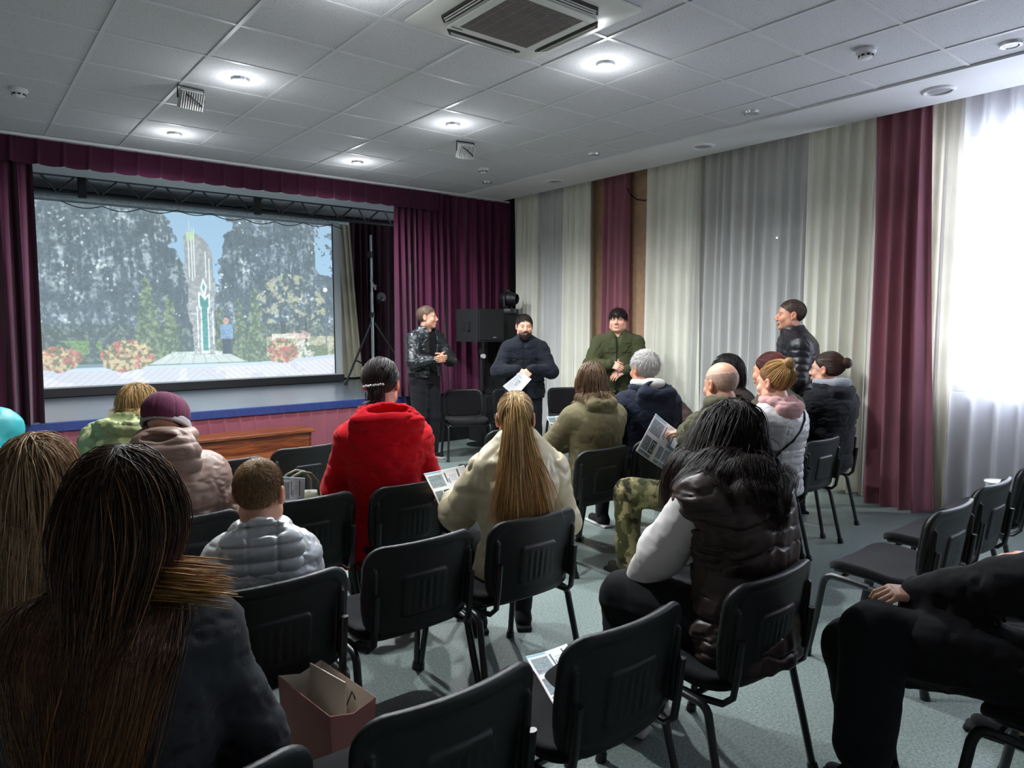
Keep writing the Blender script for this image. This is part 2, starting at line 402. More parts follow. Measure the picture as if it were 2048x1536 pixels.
def hair_paths(fields, R, c, s, h, rng):
    N = h['n']; M = h.get('m', 12)
    u = rng.normal(size=(N * 5, 3)); u /= np.linalg.norm(u, axis=1, keepdims=True)
    rt = u * np.array([.0755, .0955, .0855]) + np.array([0, -.014, .034])
    x, y, z = rt.T; hl = h.get('hairline', 1.05); nape = h.get('nape', -.065)
    ok = np.where(y > 0, z > hl * y + h.get('side', .0), z > nape * np.minimum(1, -y / .04)) 
    if 'bald' in h: ok &= ~((z > h['bald']) )
    rt = rt[ok][:N]; N = len(rt); x, y, z = rt.T
    # lower back of the head follows the neck
    px = h.get('part', 0.0); mode = h['mode']; g0 = h.get('g', .25)
    nrml = (rt - [0, -.014, .034]) / np.array([.0755, .0955, .0855]) ** 2; nrml /= np.linalg.norm(nrml, axis=1, keepdims=True)
    if mode in ('down', 'short'):
        K = np.stack([px + rng.normal(size=N) * .018, np.clip(y + h.get('partback', -.01) + rng.normal(size=N) * .02, -.06, .07), np.full(N, .115)], 1)
        if mode == 'short': K = np.tile(np.array(h.get('whorl', (0, -.06, .1))), (N, 1))
        d = rt - K
    else:
        tie = np.array(h['tie']); d = tie - rt
    if mode == 'down': d = d + rng.normal(size=(N, 3)) * .03 * np.exp(-np.linalg.norm(d, axis=1, keepdims=True) / .025)
    d = d - nrml * (d * nrml).sum(1, keepdims=True); d /= np.linalg.norm(d, axis=1, keepdims=True) + 1e-6
    if mode == 'short':
        d = d + nrml * h.get('lift', .5) + rng.normal(size=(N, 3)) * h.get('mess', .15); d /= np.linalg.norm(d, axis=1, keepdims=True)
    L = h['len'] * (1 - h.get('lvar', .15) * rng.rand(N)); 
    if mode == 'down' and 'level' in h:   # cut to one level below the head centre: longer from the crown
        L = (z - h['level']) * h.get('lk', 1.25) * (1 - h.get('lvar', .1) * rng.rand(N)) + .03
    P = (rt * s) @ R.T + c; D = d @ R.T; off = (h.get('o0', .003) + (h.get('thick', .02) - h.get('o0', .003)) * rng.rand(N)) * s
    if mode == 'short': off[:] = .001
    W_ = np.array(h.get('grav', (0, 0, -1.0))); W_ = W_ / np.linalg.norm(W_)
    tieW = ((np.array(h['tie']) * s) @ R.T + c) if mode == 'tie' else None
    path = [P.copy()]; step = (L * s / M)[:, None]; wav = h.get('wave', .0); ph = rng.rand(N) * 6.28; clump = rng.normal(size=(N, 3)) * h.get('rand', .06)
    if mode == 'tie': step = (np.linalg.norm(P - tieW, axis=1) * 1.22 / M)[:, None]
    for i in range(M):
        if mode == 'tie':
            tg = tieW - P; dist = np.linalg.norm(tg, axis=1, keepdims=True); tg = tg / (dist + 1e-6); gg = .35 + .6 * i / M
            D = D * (1 - gg) + tg * gg; st = np.minimum(step, dist)
        elif mode == 'down':
            gg = g0 * min(1, .25 + i * step.mean() / .10)
            tv = W_ + clump; ga = h.get('gather', 0)
            if ga:
                dx = (P - c) @ R[:, 0] - h.get('gx', 0); low = np.clip((c[2] + .02 * s - P[:, 2]) / .08, 0, 1); tv = tv - R[:, 0][None] * (ga * dx / .10 * low)[:, None]
                dy = (P - c) @ R[:, 1]; tv = tv - R[:, 1][None] * (h.get('back', 0) * np.clip(dy + .05, 0, .1) / .1 * low)[:, None]
            D = D * (1 - gg) + tv * gg
            if wav: D = D + wav * np.stack([np.sin(ph * .3 + i * h.get('wf', 1.1)), np.cos(ph * .2 + i * .9), 0 * ph], 1) * min(1, i / M * 1.5)
            st = step
        else:
            D = D * .85 + .15 * W_ + 0; st = step
        D = D / (np.linalg.norm(D, axis=1, keepdims=True) + 1e-6); P2 = P + D * st
        if mode != 'short' or h.get('collide', 0):
            for F_ in fields:
                sd = F_.sample(P2); pen = off * min(1, .12 + i * step.mean() / .09) - sd; m = pen > 0
                if m.any(): P2[m] += F_.grad(P2[m]) * pen[m, None]
        D = P2 - P; D = D / (np.linalg.norm(D, axis=1, keepdims=True) + 1e-6); P = P2; path.append(P.copy())
    return np.stack(path, 1)

def strand_cols(N, M, h, rng):
    t = np.linspace(0, 1, M)[None, :, None]; a = np.array(h['col']); b = np.array(h.get('tip', h['col'])); pw = h.get('tpow', 2)
    c = a * (1 - t ** pw) + b * t ** pw; k = np.exp(rng.normal(size=(N, 1, 1)) * h.get('cvar', .3))
    if 'streak' in h:
        m = (rng.rand(N, 1, 1) < h.get('streakp', .3)); c = np.where(m, c * .35 + np.array(h['streak']) * .65, np.tile(c, (N, 1, 1)))
    return np.clip(c * k, 0, 1)

def make_hair(name, fields, R, c, s, h, parent, seed, mtl):
    rng = np.random.RandomState(seed); Vs, Qs, Cs, off = [], [], [], 0
    def add(V, Q, K):
        nonlocal off
        Vs.append(V); Qs.append(Q + off); Cs.append(K); off += len(V)
    # scalp layer under the strands
    cap_t = h.get('cap', .002 if h['mode'] == 'short' else .004)
    F = Fld(c - .16 * s, c + .16 * s, .005 * s)
    def inside(X, Y, Z):
        k0 = np.sqrt((X / (.0745 + cap_t)) ** 2 + ((Y + .014) / (.094 + cap_t)) ** 2 + ((Z - .034) / (.084 + cap_t)) ** 2); dd = (k0 - 1) * .08
        hl = h.get('hairline', 1.05); lim = np.where(Y > 0, hl * Y + h.get('side', .0) - .004, h.get('nape', -.065) * np.minimum(1, -Y / .04) - .004)
        ir = h.get('edge', .004) * (np.sin(X * 300 + 2) * np.sin(Y * 260 + Z * 190) + 1.2 * nz(170, seed=2)(X, Y, Z))
        dd = np.maximum(dd, (lim + ir - Z) * .7)
        if 'bald' in h: dd = np.maximum(dd, Z - h['bald'])
        if 'nz' in h: dd = dd - h['nz'] * nz(140)(X, Y, Z)
        return dd * s
    if h.get('nape_body'):   # hair lying on the neck
        pass
    F.put((lambda X, Y, Z: inside(X / s, Y / s, Z / s), -V3(.1, .12, .13) * s, V3(.1, .12, .14) * s), .004, 'u', (R, c))
    V, Q = F.mesh(); n = nz(160)(*((V - c) @ R).T); base = np.array(h.get('capcol', np.array(h['col']) * .75))
    add(V, Q, np.clip(base * (1 + .25 * n[:, None]), 0, 1))
    if h.get('n'):
        Pth = hair_paths(fields, R, c, s, h, rng); N, M, _ = Pth.shape
        tp = np.linspace(1, 0, M) ** .5 if h['mode'] != 'tie' else np.ones(M)
        tp = np.maximum(tp, .12); rad = h.get('rad', .0016) * (.6 + .8 * rng.rand(N))
        add(*tubes(Pth, rad, tp, strand_cols(N, M, h, rng)))
    if 'tail' in h:
        tl = h['tail']; N, M = tl['n'], 16; tie = (np.array(h['tie']) * s) @ R.T + c
        P = tie + rng.normal(size=(N, 3)) * tl.get('r0', .011); D = np.tile(nrm(np.array(tl.get('dir', (0, -1, .5))) @ R.T), (N, 1)) + rng.normal(size=(N, 3)) * tl.get('sp', .12)
        path = [P.copy()]; L = tl['len'] * (.75 + .25 * rng.rand(N) ** .5); off_ = .003 + tl.get('thick', .035) * rng.rand(N); D /= np.linalg.norm(D, axis=1, keepdims=True)
        ph = rng.rand(N) * 6.28; cl = rng.normal(size=(N, 3)) * tl.get('rand', .05) * V3(1, .6, .1)
        for i in range(M):
            D = D * .62 + (V3(*tl.get('drift', (0, 0, -1))) + cl + .05 * np.stack([np.sin(ph * .4 + i * .8), 0 * ph, 0 * ph], 1)) * .38; D /= np.linalg.norm(D, axis=1, keepdims=True)
            P2 = P + D * (L / M)[:, None]
            for F_ in fields:
                sd = F_.sample(P2); pen = off_ - sd; m = pen > 0
                if m.any(): P2[m] += F_.grad(P2[m]) * pen[m, None]
            D = P2 - P; D /= np.linalg.norm(D, axis=1, keepdims=True) + 1e-6; P = P2; path.append(P.copy())
        Pth = np.stack(path, 1); add(*tubes(Pth, .0017 * (.6 + .8 * rng.rand(N)), np.maximum(np.linspace(1, 0, M + 1) ** .4, .15), strand_cols(N, M + 1, dict(h, **tl), rng)))
    if 'bun' in h:
        bn = h['bun']; N, M = bn['n'], 18; ctr = (np.array(bn['c']) * s) @ R.T + c; r = np.array(bn['r'])
        a0 = rng.rand(N) * 6.28; inc = rng.normal(size=N) * .5; rr = .72 + .3 * rng.rand(N); tt = np.linspace(0, 3.6, M)[None, :] + a0[:, None]
        ax = nrm(np.array(bn.get('axis', (.1, -1, .25))) @ R.T); e1 = nrm(np.cross(ax, [0, 0, 1])); e2 = np.cross(ax, e1); z = rng.uniform(-.8, .8, N)[:, None]
        wz = z + .25 * np.sin(tt * 1.3 + inc[:, None] * 3); wz = np.clip(wz, -.9, .9); q = np.sqrt(1 - wz ** 2)
        Pth = ctr + rr[:, None, None] * (r[0] * (q * np.cos(tt))[..., None] * e1 + r[0] * (q * np.sin(tt))[..., None] * e2 + r[1] * wz[..., None] * ax)
        add(*tubes(Pth, .0017 * (.7 + .6 * rng.rand(N)), np.ones(M), strand_cols(N, M, dict(h, tip=h['col']), rng)))
        F2 = Fld(ctr - .07, ctr + .07, .006); F2.put(ell(ctr, (r[0] * .8,) * 3), .01); V, Q = F2.mesh(); add(V, Q, np.tile(base * .6, (len(V), 1)))
    return mesh_np(name, np.concatenate(Vs), np.concatenate(Qs), mtl, parent, np.concatenate(Cs))

HAIR_M = None
def figure(sp):
    """one person: body mesh with clothes, hair and shoes as children"""
    seat = sp.get('seat', True); s = sp.get('s', 1.0); az = math.radians(sp['az']); seed = sp.get('seed', int(sp['pos'][0] * 97 + sp['pos'][1] * 31) % 1000)
    root = thing('person', sp['label'], 'person', (sp['pos'][0], sp['pos'][1], sp.get('z', 0)), -az)
    dz = 0.0 if seat else .40; z00 = .45 if seat else 0.0
    sc = lambda p: V3(p[0] * s, p[1] * s, (p[2] - z00) * s + z00)
    lean = sp.get('lean', .03); side = sp.get('lateral', 0.0)
    def spine(z): t = (z - .53) / .55; return side * t, lean * t - .02 * math.sin(min(max(t, 0), 1) * 3.14)
    wd = sp.get('w', 1.0); shx = sp.get('shx', .168); nbx, nby = spine(1.07)
    NB = sc((nbx, nby, 1.07 + dz)); hd = V3(*sp.get('hoff', (0, .03, 0)))
    HC = sc((nbx + hd[0], nby + hd[1], 1.215 + hd[2] + dz)); hs = s * sp.get('hs', 1.08) if not sp.get('child') else sp['hs']
    hr = rotm(-(math.radians(sp.get('haz', sp['az'])) - az), math.radians(sp.get('hp', 0)), math.radians(sp.get('hr', 0)))
    sl = sp.get('shr', 0)   # shoulder line turn
    SH = {}
    for k, sx in (('L', -1), ('R', 1)):
        SH[k] = sc((nbx + sx * shx * wd * math.cos(sl), nby - .01 + sx * shx * math.sin(-sl), .980 + dz + sp.get('shrug', 0)))
    l1, l2 = .285 * s, .255 * s; A = {}
    dflt = {'L': (-.13, .30, .66 + dz * .85), 'R': (.13, .30, .66 + dz * .85)}
    for k, sx in (('L', -1), ('R', 1)):
        w = sc(sp.get('w' + k, dflt[k]))
        if 'W' + k in sp:   # wrist given in the room
            q = V3(*sp['W' + k]) - V3(sp['pos'][0], sp['pos'][1], 0); w = V3(q[0] * math.cos(az) - q[1] * math.sin(az), q[0] * math.sin(az) + q[1] * math.cos(az), q[2])
        hint = V3(*sp.get('e' + k, (sx * .55, -.35, -1)))
        A[k] = ik(SH[k], w, l1, l2, hint)
    LEG = {}
    for k, sx in (('L', -1), ('R', 1)):
        if seat: hp, kn, an = (sx * .085, -.0, .545), (sx * .12, .44, .525), (sx * .12, .46, .09)
        else: hp, kn, an = (sx * .09, 0, .90), (sx * .105, .02, .49), (sx * .115, -.01, .085)
        kn = sp.get('k' + k, kn); an = sp.get('a' + k, an)
        LEG[k] = [sc(hp), V3(*kn) if seat and not sp.get('child') else sc(kn), V3(*an) if seat and not sp.get('child') else sc(an)]
    # ---- body
    allp = np.array([HC, NB] + [q for k in 'LR' for q in (SH[k], *A[k], *LEG[k])]); lo = allp.min(0) - .16; hi = allp.max(0) + .17; lo[2] = .0
    fh = sp.get('fh', .0045); fz = [(HC[2] - .15, HC[2] + .16, fh)]; fx = [(HC[0] - .1, HC[0] + .1, fh)]; fy = [(HC[1] - .13, HC[1] + .13, fh)]
    for k in sp.get('show', ''):
        w = A[k][1]; fz.append((w[2] - .11, w[2] + .11, .004)); fx.append((w[0] - .12, w[0] + .12, .004)); fy.append((w[1] - .1, w[1] + .15, .004))
    F = Fld(lo, hi, .009, (fx, fy, fz)); bw = .9 * wd
    tz = [(z, spine(z)) for z in (.47, .60, .74, .88, .99, 1.04, 1.075)]; rx = (.16, .155, .14, .155, .16, .10, .055); ry = (.115, .105, .10, .11, .10, .08, .055)
    def sec(rx, ry, tz, b=0, bb=0):
        out = []
        for (z, (cx, cy)), a, b_ in zip(tz, rx, ry):
            p = sc((cx, cy, z + dz)); out.append((p[2], p[0], p[1], (a * wd + b) * s, (b_ + b + bb) * s))
        return out
    F.put(loft(sec([r * .92 for r in rx], [r * .9 for r in ry], tz)), .03)
    F.put(cap(NB + V3(0, -.005, -.03), HC + hr @ V3(0, -.018, -.075) * hs, .060 * hs, .054 * hs * sp.get('neck', 1)), .035)
    for k, sx in (('L', -1), ('R', 1)):
        E, Wp = A[k]; F.put(cap(SH[k] - V3(sx * .02, 0, .01), E, .048 * s, .040 * s), .03); F.put(cap(E, Wp, .040 * s, .026 * s), .02)
        hdn = nrm(np.array(sp.get('hd' + k, nrm(Wp - E)))); hn = np.array(sp.get('hn' + k, (0, 0, -1)), float)
        t_ = np.cross(hdn, nrm(hn - hn.dot(hdn) * hdn)); tw = np.array(sp.get('ht' + k, (-sx, 0, .3))); sd_ = 1 if t_.dot(tw) > 0 else -1
        hand(F, Wp, hdn, hn, sd_, sp.get('curl' + k, .45), s * .97, thumb=sp.get('thumb', .6))
        hp, kn, an = LEG[k]; ls = s
        F.put(cap(hp, kn, .078 * ls, .052 * ls), .03); F.put(cap(kn, an, .052 * ls, .034 * ls), .03); fd = V3(*sp.get('fd' + k, (0.12 * sx, 1, 0))); fd = nrm(fd)
        F.put(cap(an - V3(0, 0, .03 * ls), an + fd * .09 * ls - V3(0, 0, .045 * ls), .026 * ls, .020 * ls), .02)
    head_prims(F, hr, HC, hs, jaw=sp.get('jaw', 1.0), age=sp.get('age', 0))
    if sp.get('belly'): p = sc((0, lean * .3 + .07, .68 + dz)); F.put(ell(p, V3(.13, .10, .15) * s), .06)
    sm = mat('skin', attr=True, rough=.5, bump=.15, bscale=220); 
    body = F.obj('body', sm, root, lambda V: skin_col(V, hr, HC, hs, sp))
    # ---- upper garment
    fields = [F]; up = sp.get('top'); G = None
    if up:
        b = up.get('b', .02) * .45; hem = up.get('hem', .49); gh = up.get('h', .009)
        tz2 = [(hem, spine(hem))] + [(z, spine(z)) for z in (.60, .74, .88, .99, 1.045, 1.09)]
        rx2 = [up.get('hemw', .185), .172, .162, .178, .178, .118, .070]; ry2 = [up.get('hemd', .132), .122, .118, .125, .110, .088, .068]
        Gl = np.minimum(lo, allp.min(0) - .2); Gl[2] = sc((0, 0, hem + dz))[2] - .06; Gh = allp.max(0) + .2; Gh[2] = HC[2] + .14 * s
        G = Fld(Gl, Gh, gh); q = up.get('q')
        S_ = sec(rx2, ry2, tz2, b); bel = sp.get('bellyg', 0)
        G.put(loft(S_, n=2.2, quilt=q), .03)
        if bel: p = sc((0, lean * .3 + .05, .66 + dz)); G.put(ell(p, V3(.15, .12 + bel, .18) * s), .06)
        # rounded back / shoulders
        bb = sc((spine(.93)[0], spine(.93)[1] - .03, .93 + dz)); G.put(ell(bb, V3(.165 * wd + b, .115 + b, .15) * s), .05)
        sq = up.get('sq', q and (q[0], q[1] * .9))
        ra, rm, rw = [q_ * .86 for q_ in up.get('arm', (.076, .062, .047))]
        for k, sx in (('L', -1), ('R', 1)):
            if up.get('vest'): 
                G.put(cap(NB + V3(sx * .07, -.01, -.03) * s, SH[k] + V3(-sx * .01, 0, .0), .055 * s + b, .060 * s + b), .04); continue
            E, Wp = A[k]; cw = Wp + nrm(E - Wp) * .01
            G.put(cap(NB + V3(sx * .07, -.01, -.045) * s, SH[k] - V3(sx * .012, 0, .006), .050 * s + b, (ra + b * .8) * s), .05)
            G.put(cap(SH[k] - V3(sx * .012, 0, .006), E, (ra * .93 + b * .8) * s, (rm + b * .8) * s, quilt=sq), .035)
            G.put(cap(E, cw, (rm + b * .8) * s, (rw + b * .5) * s, quilt=sq), .025)
            if up.get('cuff'): G.put(cap(Wp + (E - Wp) * .16, cw, (rw + .004 + b * .2) * s, (rw - .008) * s), .008)
        if up.get('skirt'):
            for k in 'LR': hp, kn, an = LEG[k]; G.put(cap(hp, hp + (kn - hp) * up['skirt'], (.115 + b) * s, (.10 + b) * s), .06)
        if up.get('collar'):
            hgt = up['collar']; cc = NB + V3(0, .005, .02) * s
            G.put(tor(cc, .072 * s, .018 * s, (1, 1), hgt / .018), .03)
        if up.get('vneck'):
            v_ = up['vneck']; G.put(cap(NB + V3(0, .10, .06) * s, NB + V3(0, .155, -v_) * s, .062 * s, .006), .012, 's')
        if up.get('open'):   # jacket left open down the front
            w = up['open']; G.put(rbox(sc((nbx + up.get('ox', 0), .25, .75 + dz)), (w, .20, .36 * s), .01), .01, 's')
        if up.get('wr', .004):
            wf = nz(up.get('ws', 26), 1, 1, up.get('wz', 1.7), seed); wf2 = nz(up.get('ws', 26) * 2.6, 1, 1, 1, seed + 1); a_ = up.get('wr', .004)
            wf3 = nz(up.get('ws', 26) * .8, 1, 1, 2.2, seed + 2); G.disp(lambda X, Y, Z: a_ * wf(X, Y, Z) + a_ * .3 * wf2(X, Y, Z) + a_ * .9 * np.exp(-(wf3(X, Y, Z) / .13) ** 2))
        if up.get('qc'):   # stitched channels across the garment, any direction
            G.disp(up['qc'])
        def gcol(V):
            c_ = np.tile(np.array(up['col']), (len(V), 1)); c_ = c_ * (1 + .04 * nz(50, seed=seed)(*V.T)[:, None])
            if up.get('cuffcol') is not None:
                m = np.zeros(len(V), bool)
                for k in 'LR': E, Wp = A[k]; u_ = nrm(Wp - E); tt = (V - Wp) @ u_; m |= (tt > -.055) & (np.linalg.norm(V - Wp, axis=1) < .1)
                m |= V[:, 2] < sc((0, 0, hem + dz))[2] + .05; c_[m] = up['cuffcol']
            if sp.get('zip'):   # placket, chest pockets and snaps
                xx, zz = (V[:, 0] - NB[0]) / s, (V[:, 2] - NB[2]) / s; fr = V[:, 1] > NB[1] + .02; dk = lambda m, k: c_.__setitem__(m, c_[m] * k)
                dk(fr & (np.abs(xx - .012) < .009), .35); dk(fr & (np.abs(np.abs(xx) - .085) < .05) & (np.abs(zz + .19) < .006), .45); dk(fr & (np.abs(np.abs(xx) - .135) < .005) & (zz < -.18) & (zz > -.33), .55)
                dk(fr & (np.abs(np.abs(xx) - .12 - .12 * (zz + .50)) < .006) & (zz < -.42), .4)
            if 'colfn' in up: c_ = up['colfn'](V, c_)
            return np.clip(c_, 0, 1)
        gm = mat(up.get('mat', 'cloth'), **up.get('mk', dict(attr=True, rough=.85, sheen=.05, bump=.25, bscale=400)))
        G.obj(up.get('name', 'jacket'), gm, root, gcol); fields.append(G)
    if 'sleeves' in sp:   # another garment's sleeves showing under a vest
        q = sp['sleeves']; G2 = Fld(allp.min(0) - .2, allp.max(0) + .2, .008)
        for k, sx in (('L', -1), ('R', 1)):
            E, Wp = A[k]; r0, r1, r2 = q['r']
            G2.put(cap(SH[k] - V3(sx * .03, 0, -.005), E, r0, r1), .04); G2.put(cap(E, Wp, r1, r2), .04); G2.put(cap(Wp - nrm(Wp - E) * .04, Wp, r2 * .62, r2 * .6), .006)
        wf = nz(24, 1, 1, 1.3, seed + 3); G2.disp(lambda X, Y, Z: .007 * wf(X, Y, Z)); 
        G2.obj('hoodie_sleeves', mat('cloth'), root, lambda V: np.tile(np.array(q['col']), (len(V), 1))); fields.append(G2)
    if 'shirt' in sp:
        F3 = Fld(allp.min(0) - .15, V3(.4, .4, NB[2] + .08), .010); F3.put(loft(sec([r + .004 for r in (.165, .16, .15, .165, .16, .10, .062)], [.122, .115, .115, .118, .10, .08, .062], tz)), .02)
        if sp.get('bellyg'): p = sc((0, lean * .3 + .05, .66 + dz)); F3.put(ell(p, V3(.14, .115, .17) * s), .06)
        F3.put(tor(NB + V3(0, .004, .022), .056 * s, .010 * s, (1, 1), 1.4), .012)
        F3.obj('shirt', mat('cloth'), root, lambda V: np.tile(np.array(sp['shirt']), (len(V), 1)))
    if 'hood' in sp:
        h = sp['hood']; H_ = Fld(NB - .34, NB + .30, h.get('h', .008)); by = h.get('y', -.115); w = h.get('w', .125)
        cx = h.get('x', 0)
        H_.put(ell(NB + V3(cx, by, -.055 + h.get('z', 0)) * s, V3(w, .062, h.get('drop', .125)) * s), .03)
        H_.put(ell(NB + V3(cx, by - .02, .0 + h.get('z', 0)) * s, V3(w * .95, .055, .05) * s), .03)
        H_.put(tor(NB + V3(cx * .4, -.012, .03 + h.get('z', 0)) * s, .088 * s * h.get('R', 1), h.get('r', .030) * s, (1.05, 1.0), 1.1), .03)
        H_.put(ell(NB + V3(cx, by - .03, .055 + h.get('z', 0)) * s, V3(w * .55, .03, .022) * s), .02, 's')
        if h.get('q'): 
            sp_, am = h['q']; cz = NB[2]
            H_.disp(lambda X, Y, Z: -am * (np.sqrt(np.abs(np.sin(np.pi * (Z - cz) / sp_))) - .6) + (h.get('vq', 0)) * np.exp(-(np.abs(np.abs(X - cx * s) - .35 * w * s) / .006) ** 2))
        wf = nz(h.get('ws', 22), .8, 1, 1.4, seed + 5); a_ = h.get('wr', .006); wf3 = nz(h.get('ws', 22) * .9, .7, 1, 2.0, seed + 6); H_.disp(lambda X, Y, Z: a_ * wf(X, Y, Z) + a_ * .8 * np.exp(-(wf3(X, Y, Z) / .14) ** 2))
        H_.put(cap(NB + V3(0, .02, -.04), NB + V3(0, .03, .2), .058 * s * h.get('hole', 1), .075 * s), .01, 's')
        gm = mat(h.get('mat', (up or {}).get('mat', 'cloth')))
        H_.obj('hood', gm, root, lambda V: np.clip(np.tile(np.array(h.get('col', up['col'])), (len(V), 1)) * (1 + .04 * nz(50)(*V.T)[:, None]), 0, 1)); fields.append(H_)
    # ---- trousers, shoes
    tr = sp.get('legs', {}); tcol = tr.get('col', hx('#14151a')); T_ = Fld(V3(lo[0] - .05, lo[1] - .1, .05), V3(hi[0] + .05, hi[1] + .1, .72 + dz), tr.get('h', .010)); t_w = tr.get('w', 0)
    T_.put(ell(sc((0, -.01, .57 + dz)) - V3(0, 0, .04), V3(.17 * wd, .135, .10) * s), .03)
    for k in 'LR':
        hp, kn, an = LEG[k]; T_.put(cap(hp, kn, (.092 + t_w) * s, (.068 + t_w) * s), .05); T_.put(cap(kn, an + V3(0, 0, .01), (.066 + t_w) * s, (.048 + t_w * 1.1) * s), .03)
    wf = nz(20, 1, 1, 1.5, seed + 9); T_.disp(lambda X, Y, Z: tr.get('wr', .005) * wf(X, Y, Z))
    def tc_(V):
        c_ = np.tile(np.array(tcol), (len(V), 1))
        if tr.get('camo'):
            px = np.round(V / .006) * .006; a = nz(30, seed=3)(*px.T); b_ = nz(42, seed=8)(*px.T); d_ = nz(36, seed=12)(*px.T)
            c_[:] = hx('#6f6a48'); c_[a > .15] = hx('#4a4a2c'); c_[b_ > .3] = hx('#a89a6e'); c_[d_ > .42] = hx('#2c2a1c')
        return c_
    if not sp.get('no_legs'): T_.obj('trousers', mat('cloth'), root, tc_)
    if not sp.get('no_legs'):
        for k, sx in (('L', -1), ('R', 1)):
            an = LEG[k][2]; fd = nrm(V3(*sp.get('fd' + k, (0.12 * sx, 1, 0)))); e1 = nrm(np.cross(fd, [0, 0, 1])); Rf = np.stack([e1, fd, np.cross(e1, fd)], 1)
            B_ = Fld(an - .26, an + .26, .008); T2 = (Rf, an); q = s
            B_.put(cap(V3(0, -.03, -.045) * q, V3(0, .13, -.052) * q, .036 * q, .032 * q), .02, 'u', T2)
            B_.put(cap(V3(0, -.02, -.04) * q, V3(0, -.01, .01) * q, .042 * q, .040 * q), .03, 'u', T2)
            B_.put(rbox(V3(0, .045, -.078) * q, V3(.042, .135, .012) * q, .01 * q), .006, 'u', T2)
            scol = sp.get('shoe', hx('#111214')); sole = sp.get('sole', hx('#111214'))
            B_.obj('shoe', mat('cloth'), root, lambda V: np.where((((V - an) @ Rf)[:, 2:3] < -.062 * q), np.array(sole), np.array(scol)))
    if 'hair' in sp:
        make_hair('hair', fields, hr, HC, hs, sp['hair'], root, seed, mat('hair', attr=True, rough=.48, spec=.3))
    sp['_'] = dict(root=root, HC=HC, hr=hr, hs=hs, NB=NB, A=A, SH=SH, LEG=LEG, sc=sc, F=F, G=G, fields=fields)
    return sp['_']
# ------------------------------------------------------------------ materials of the room
def node_mat(name, build, rough=.6, **kw):
    m = bpy.data.materials.new(name); m.use_nodes = True; nt = m.node_tree; b = nt.nodes['Principled BSDF']; b.inputs['Roughness'].default_value = rough
    for k, v in kw.items(): b.inputs[k].default_value = v
    build(nt, b); MATS[name] = m; return m
def _speckle(nt, b):
    N = nt.nodes.new; tc = N('ShaderNodeTexCoord'); n1 = N('ShaderNodeTexNoise'); n1.inputs['Scale'].default_value = 90; n1.inputs['Detail'].default_value = 5; n1.inputs['Roughness'].default_value = .75
    n2 = N('ShaderNodeTexNoise'); n2.inputs['Scale'].default_value = 1.3; n2.inputs['Detail'].default_value = 4
    cr_ = N('ShaderNodeValToRGB'); e = cr_.color_ramp.elements; e[0].position = .36; e[0].color = (*hx('#57645f'), 1); e[1].position = .64; e[1].color = (*hx('#8d9a96'), 1)
    mx = N('ShaderNodeMix'); mx.data_type = 'RGBA'; mx.blend_type = 'MULTIPLY'; mx.inputs[0].default_value = .5
    r2 = N('ShaderNodeMapRange'); r2.inputs[1].default_value = .3; r2.inputs[2].default_value = .7; r2.inputs[3].default_value = .72; r2.inputs[4].default_value = 1.1
    nt.links.new(tc.outputs['Object'], n1.inputs['Vector']); nt.links.new(tc.outputs['Object'], n2.inputs['Vector']); nt.links.new(n1.outputs[0], cr_.inputs[0])
    nt.links.new(n2.outputs[0], r2.inputs[0]); nt.links.new(cr_.outputs[0], mx.inputs['A']); nt.links.new(r2.outputs[0], mx.inputs['B']); nt.links.new(mx.outputs['Result'], b.inputs['Base Color'])
    r3 = N('ShaderNodeMapRange'); r3.inputs[3].default_value = .30; r3.inputs[4].default_value = .5; nt.links.new(n2.outputs[0], r3.inputs[0]); nt.links.new(r3.outputs[0], b.inputs['Roughness'])
node_mat('linoleum', _speckle)
def _tile(nt, b):
    N = nt.nodes.new; tc = N('ShaderNodeTexCoord'); n1 = N('ShaderNodeTexNoise'); n1.inputs['Scale'].default_value = 120; n1.inputs['Detail'].default_value = 2
    cr_ = N('ShaderNodeValToRGB'); e = cr_.color_ramp.elements; e[0].position = .30; e[0].color = (*hx('#7d7d80'), 1); e[1].position = .38; e[1].color = (*hx('#c3c3c6'), 1)
    nt.links.new(tc.outputs['Object'], n1.inputs['Vector']); nt.links.new(n1.outputs[0], cr_.inputs[0]); nt.links.new(cr_.outputs[0], b.inputs['Base Color'])
    bp = N('ShaderNodeBump'); bp.inputs['Strength'].default_value = .35; bp.inputs['Distance'].default_value = .003; nt.links.new(n1.outputs[0], bp.inputs['Height']); nt.links.new(bp.outputs[0], b.inputs['Normal'])
node_mat('ceiling_tile', _tile, .9)
def _wood(nt, b):
    N = nt.nodes.new; tc = N('ShaderNodeTexCoord'); mp = N('ShaderNodeMapping'); mp.inputs['Scale'].default_value = (1.2, 14, 14); n1 = N('ShaderNodeTexNoise'); n1.inputs['Scale'].default_value = 3; n1.inputs['Detail'].default_value = 5; n1.inputs['Distortion'].default_value = .8
    cr_ = N('ShaderNodeValToRGB'); e = cr_.color_ramp.elements; e[0].position = .3; e[0].color = (*hx('#3d1c10'), 1); e[1].position = .7; e[1].color = (*hx('#8c4c26'), 1)
    nt.links.new(tc.outputs['Object'], mp.inputs[0]); nt.links.new(mp.outputs[0], n1.inputs['Vector']); nt.links.new(n1.outputs[0], cr_.inputs[0]); nt.links.new(cr_.outputs[0], b.inputs['Base Color'])
node_mat('varnished_wood', _wood, .35)
